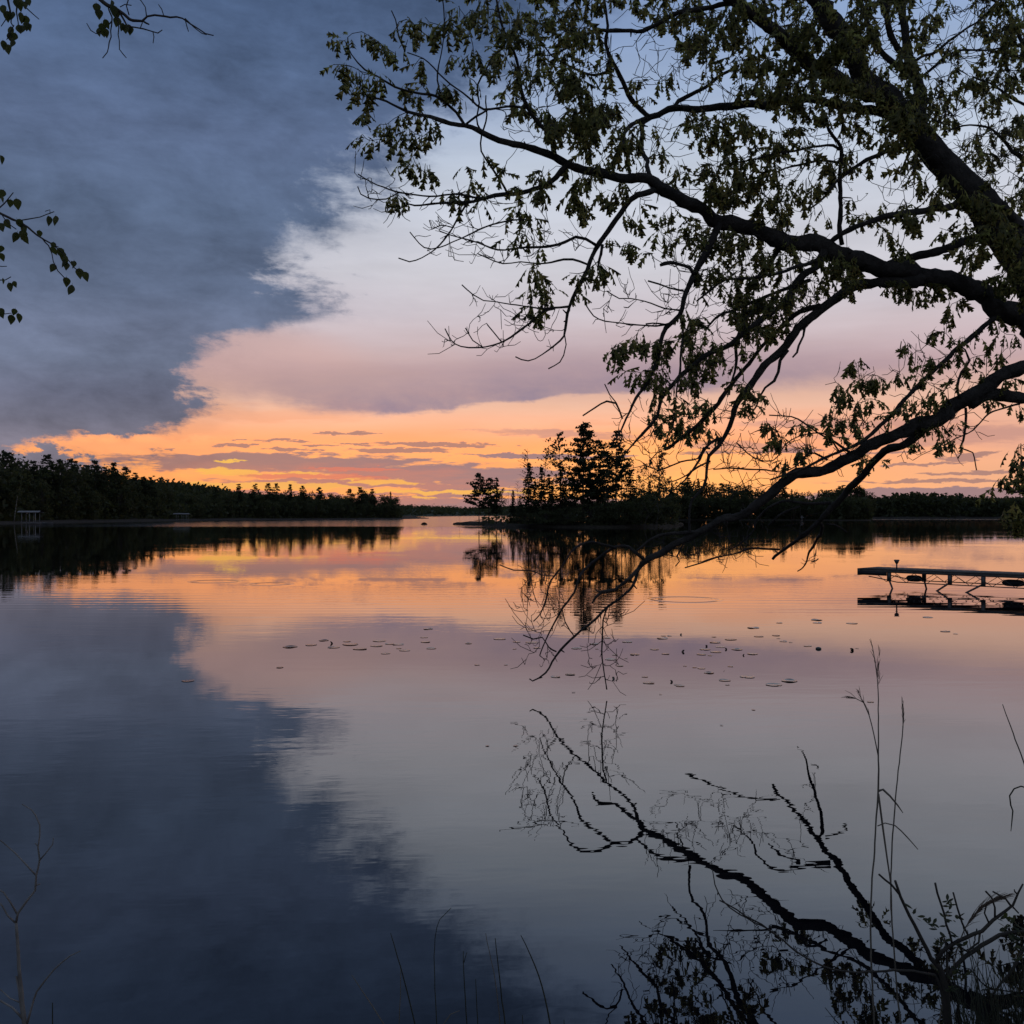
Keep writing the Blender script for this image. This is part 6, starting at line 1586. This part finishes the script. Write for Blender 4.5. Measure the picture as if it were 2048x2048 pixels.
# ------------------------------------------------------------------ dock on the right
DA = np.array((10.68, 31.5)); DU = np.array((3.36, -3.5)); DU /= np.linalg.norm(DU)
DN = np.array((DU[1], -DU[0])); DN = -DN if DN[1] < 0 else DN       # away from the viewer
DZ, DW, DL = 0.55, 1.25, 13.5
dock = empty('dock', (DA[0], DA[1], 0.0), 'low roll-out dock on bent legs at the right edge, mirrored in the water', 'dock')
def dk(s, n, z):
    return np.array((DU[0] * s + DN[0] * n, DU[1] * s + DN[1] * n, z))
RZ = np.array([(DU[0], DN[0], 0), (DU[1], DN[1], 0), (0, 0, 1)])
def dbox(mbk, s, n, z, size):
    mbk.box(dk(s, n, z), size, RZ)
pl = None
k = 0
s = 0.07
while s < DL:
    if pl is None:
        m1 = MB(); m1.box((0, 0, 0), (0.132, DW, 0.034), RZ)
        pl = m1.mesh('plank'); pl.materials.append(MAT['dock_wood'])
    o = link('plank', pl, None, dock, dk(s, DW / 2, DZ + grng.uniform(-0.003, 0.003)))
    o.rotation_euler = (0, 0, grng.uniform(-0.008, 0.008))
    s += 0.145
for n_ in (0.03, DW - 0.03):
    m1 = MB(); dbox(m1, DL / 2, n_, DZ - 0.055, (DL, 0.06, 0.07)); m1.build('side_rail', MAT['dock_wood'], dock)
    m1 = MB()
    for i in range(int(DL / 0.62)):
        a0 = 0.55 + i * 0.62
        m1.tube([dk(a0, n_, DZ - 0.15), dk(a0 + 0.31, n_, DZ - 0.36)], 0.009, 5)
        m1.tube([dk(a0 + 0.31, n_, DZ - 0.36), dk(a0 + 0.62, n_, DZ - 0.15)], 0.009, 5)
    m1.tube([dk(0.3, n_, DZ - 0.22), dk(1.2, n_, DZ - 0.36), dk(DL, n_, DZ - 0.36)], 0.016, 5)
    m1.build('truss', MAT['dock_metal'], dock)
m1 = MB(); dbox(m1, 0.0, DW / 2, DZ - 0.09, (0.07, DW + 0.1, 0.21)); m1.build('end_board', MAT['dock_wood'], dock)
m1 = MB(); dbox(m1, 0.45, -0.05, DZ - 0.12, (0.9, 0.05, 0.12)); m1.build('bumper', MAT['rubber'], dock)
def dock_leg(s, n, ds, dn):
    m1 = MB()
    dbox(m1, s, n, DZ - 0.22, (0.10, 0.08, 0.26))
    m1.build('leg_bracket', MAT['dock_metal'], dock)
    m1 = MB()
    m1.tube([dk(s, n, DZ - 0.3), dk(s + ds, n + dn, -0.02), dk(s + ds * 2.6, n + dn * 2.6, -0.9)], 0.028, 7)
    m1.build('leg', MAT['dock_metal'], dock, True)
dock_leg(0.95, 0.02, 0.16, -0.10)
dock_leg(1.75, DW * 0.5, 0.12, -0.1)
dock_leg(2.78, 0.02, -0.36, -0.1)
dock_leg(3.72, 0.02, -0.46, -0.1)
dock_leg(6.6, 0.02, -0.4, -0.1)
dock_leg(8.9, DW, -0.5, -0.1)
for s, L in [(1.62, 0.5), (4.45, 0.62)]:
    m1 = MB()
    a = np.linspace(-1, 1, 9)
    m1.tube(np.array([dk(s + q * L / 2, 0.25, DZ - 0.24) for q in a]), 0.10 * np.sqrt(np.maximum(0.05, 1 - a ** 4)), 10)
    m1.build('float', MAT['rubber'], dock, True)
m1 = MB(); m1.tube([dk(1.15, 0.1, DZ), dk(1.15, 0.1, DZ + 0.20)], 0.022, 8); lp_ = m1.build('post', MAT['dock_metal'], dock, True)
m1 = MB(); m1.tube([dk(1.15, 0.1, DZ + 0.18), dk(1.15, 0.1, DZ + 0.22), dk(1.15, 0.1, DZ + 0.30), dk(1.15, 0.1, DZ + 0.31)], [0.025, 0.05, 0.085, 0.06], 10); c_ = m1.build('post_cap', MAT['dock_metal'], lp_, True)

# ------------------------------------------------------------------ things on the far shores
def lift(px0, px1, ytop, ybase, d, label):
    x0, x1 = (px0 - 1024) / F * d, (px1 - 1024) / F * d
    w = x1 - x0
    zt = H + (HY - ytop) / F * d
    e = empty('boat_lift', ((x0 + x1) / 2, d, 0.0), label, 'boat lift')
    m1 = MB()
    n = 7
    for i in range(n):
        a = i / (n - 1) * 2 - 1
    ys = np.linspace(-1.2, 1.2, 7)
    v = []
    for xx in (-w / 2, w / 2):
        for q in ys:
            v.append((xx, q, zt - 0.28 * (q / 1.2) ** 2))
    for xx in (-w / 2, w / 2):
        for q in ys:
            v.append((xx, q, zt - 0.06 - 0.28 * (q / 1.2) ** 2))
    f = [(i, i + 1, 8 + i, 7 + i) for i in range(6)] + [(14 + i + 1, 14 + i, 21 + i, 22 + i) for i in range(6)] + [(0, 7, 21, 14), (6, 20, 27, 13)]
    m1.add(v, f)
    m1.box((0, -1.2, zt - 0.38), (w, 0.05, 0.14)); m1.box((0, 1.2, zt - 0.42), (w, 0.05, 0.22))
    m1.build('canopy', MAT['canvas'], e)
    for xx in (-w * 0.3, w * 0.05, w * 0.32):
        for q in (-1.1, 1.1):
            m1 = MB(); m1.box((xx, q, (zt - 0.4) / 2 - 0.3), (0.11, 0.11, zt - 0.4 + 0.6)); m1.build('post', MAT['white_frame'], e)
    for q in (-1.1, 1.1):
        m1 = MB(); m1.box((0, q, 0.35), (w * 0.7, 0.09, 0.1)); m1.build('cradle_beam', MAT['white_frame'], e)
    return e
lift(39, 83, 1021.5, 1041, 246, 'pale canopied boat lift at the left end of the far shore')
lift(348, 380, 1026.5, 1033, 402, 'dim boat lift with a low canopy half hidden under the trees')
def rowboat(px, d, L, label, mat):
    x = (px - 1024) / F * d
    e = empty('rowboat', (x, d, 0.0), label, 'boat')
    n = 9
    t = np.linspace(-1, 1, n)
    hw = 0.55 * (1 - np.abs(t) ** 2.6) + 0.03
    v = []
    for i in range(n):
        v += [(t[i] * L / 2, -hw[i], 0.42 + 0.12 * t[i] ** 2), (t[i] * L / 2, -hw[i] * 0.7, 0.02), (t[i] * L / 2, hw[i] * 0.7, 0.02), (t[i] * L / 2, hw[i], 0.42 + 0.12 * t[i] ** 2)]
    f = []
    for i in range(n - 1):
        for k in range(3):
            f.append((4 * i + k, 4 * i + k + 1, 4 * i + 4 + k + 1, 4 * i + 4 + k))
    m1 = MB(); m1.add(v, f); m1.build('hull', mat, e)
    m1 = MB(); m1.box((-L * 0.15, 0, 0.33), (0.25, 0.9, 0.04)); m1.box((L * 0.18, 0, 0.33), (0.25, 0.8, 0.04)); m1.build('seat', MAT['dock_wood'], e)
rowboat(95, 240, 2.6, 'small pale boat drawn up just right of the canopied lift', MAT['white_frame'])
rowboat(70, 236, 3.0, 'small pale boat floating under the canopied lift', MAT['canvas'])
p_ = shore(848, 1049.3)
m1 = MB(); m1.tube([(-0.7, 0, 0), (-0.35, 0.05, 0.16), (0.1, 0, 0.22), (0.5, -0.05, 0.12), (0.75, 0, 0)], [0.05, 0.28, 0.34, 0.25, 0.05], 9, rough=0.1, rng=grng)
tag(m1.build('rock', MAT['earth'], None, False, (p_[0], p_[1], 0)), 'small dark rock breaking the water left of the island', 'rock')
p_ = shore(1146, 1054.6)
m1 = MB(); m1.tube([(-1.1, 0, 0.12), (-0.4, 0.1, 0.2), (0.4, 0.0, 0.22), (1.0, -0.1, 0.14)], [0.06, 0.09, 0.08, 0.04], 7)
tag(m1.build('driftwood_log', MAT['wood_pale'], None, True, (p_[0], p_[1] - 0.3, 0)), 'pale driftwood log lying on the front edge of the island', 'log')
p_ = shore(1604, 1041)
e = empty('marker_post', (p_[0], p_[1], 0), 'white post with a crosspiece at the foot of the wooded point', 'post')
m1 = MB(); m1.box((0, 0, 0.8), (0.22, 0.22, 2.2)); m1.build('post', MAT['white_frame'], e)
m1 = MB(); m1.box((0, -0.15, 1.2), (1.6, 0.08, 0.2)); m1.build('crosspiece', MAT['white_frame'], e)
place_tree('birch_tree', (lambda t: (t[0].mesh('pale_birch_trunk'), t[1].mesh('pale_birch_crown')))(tree_meshes(thin_birch, 11.5, 4.0, np.random.default_rng(9), lo=0.55, limbs=12, leaves=40, leaf=0.03)),
           ((28 - 1024) / F * 248, 248, 0.4), 'birch with a pale leaning trunk at the water edge left of the boat lift', mats=('birch_bark', 'leaf_far')).rotation_euler = (0.0, 0.12, 0.0)
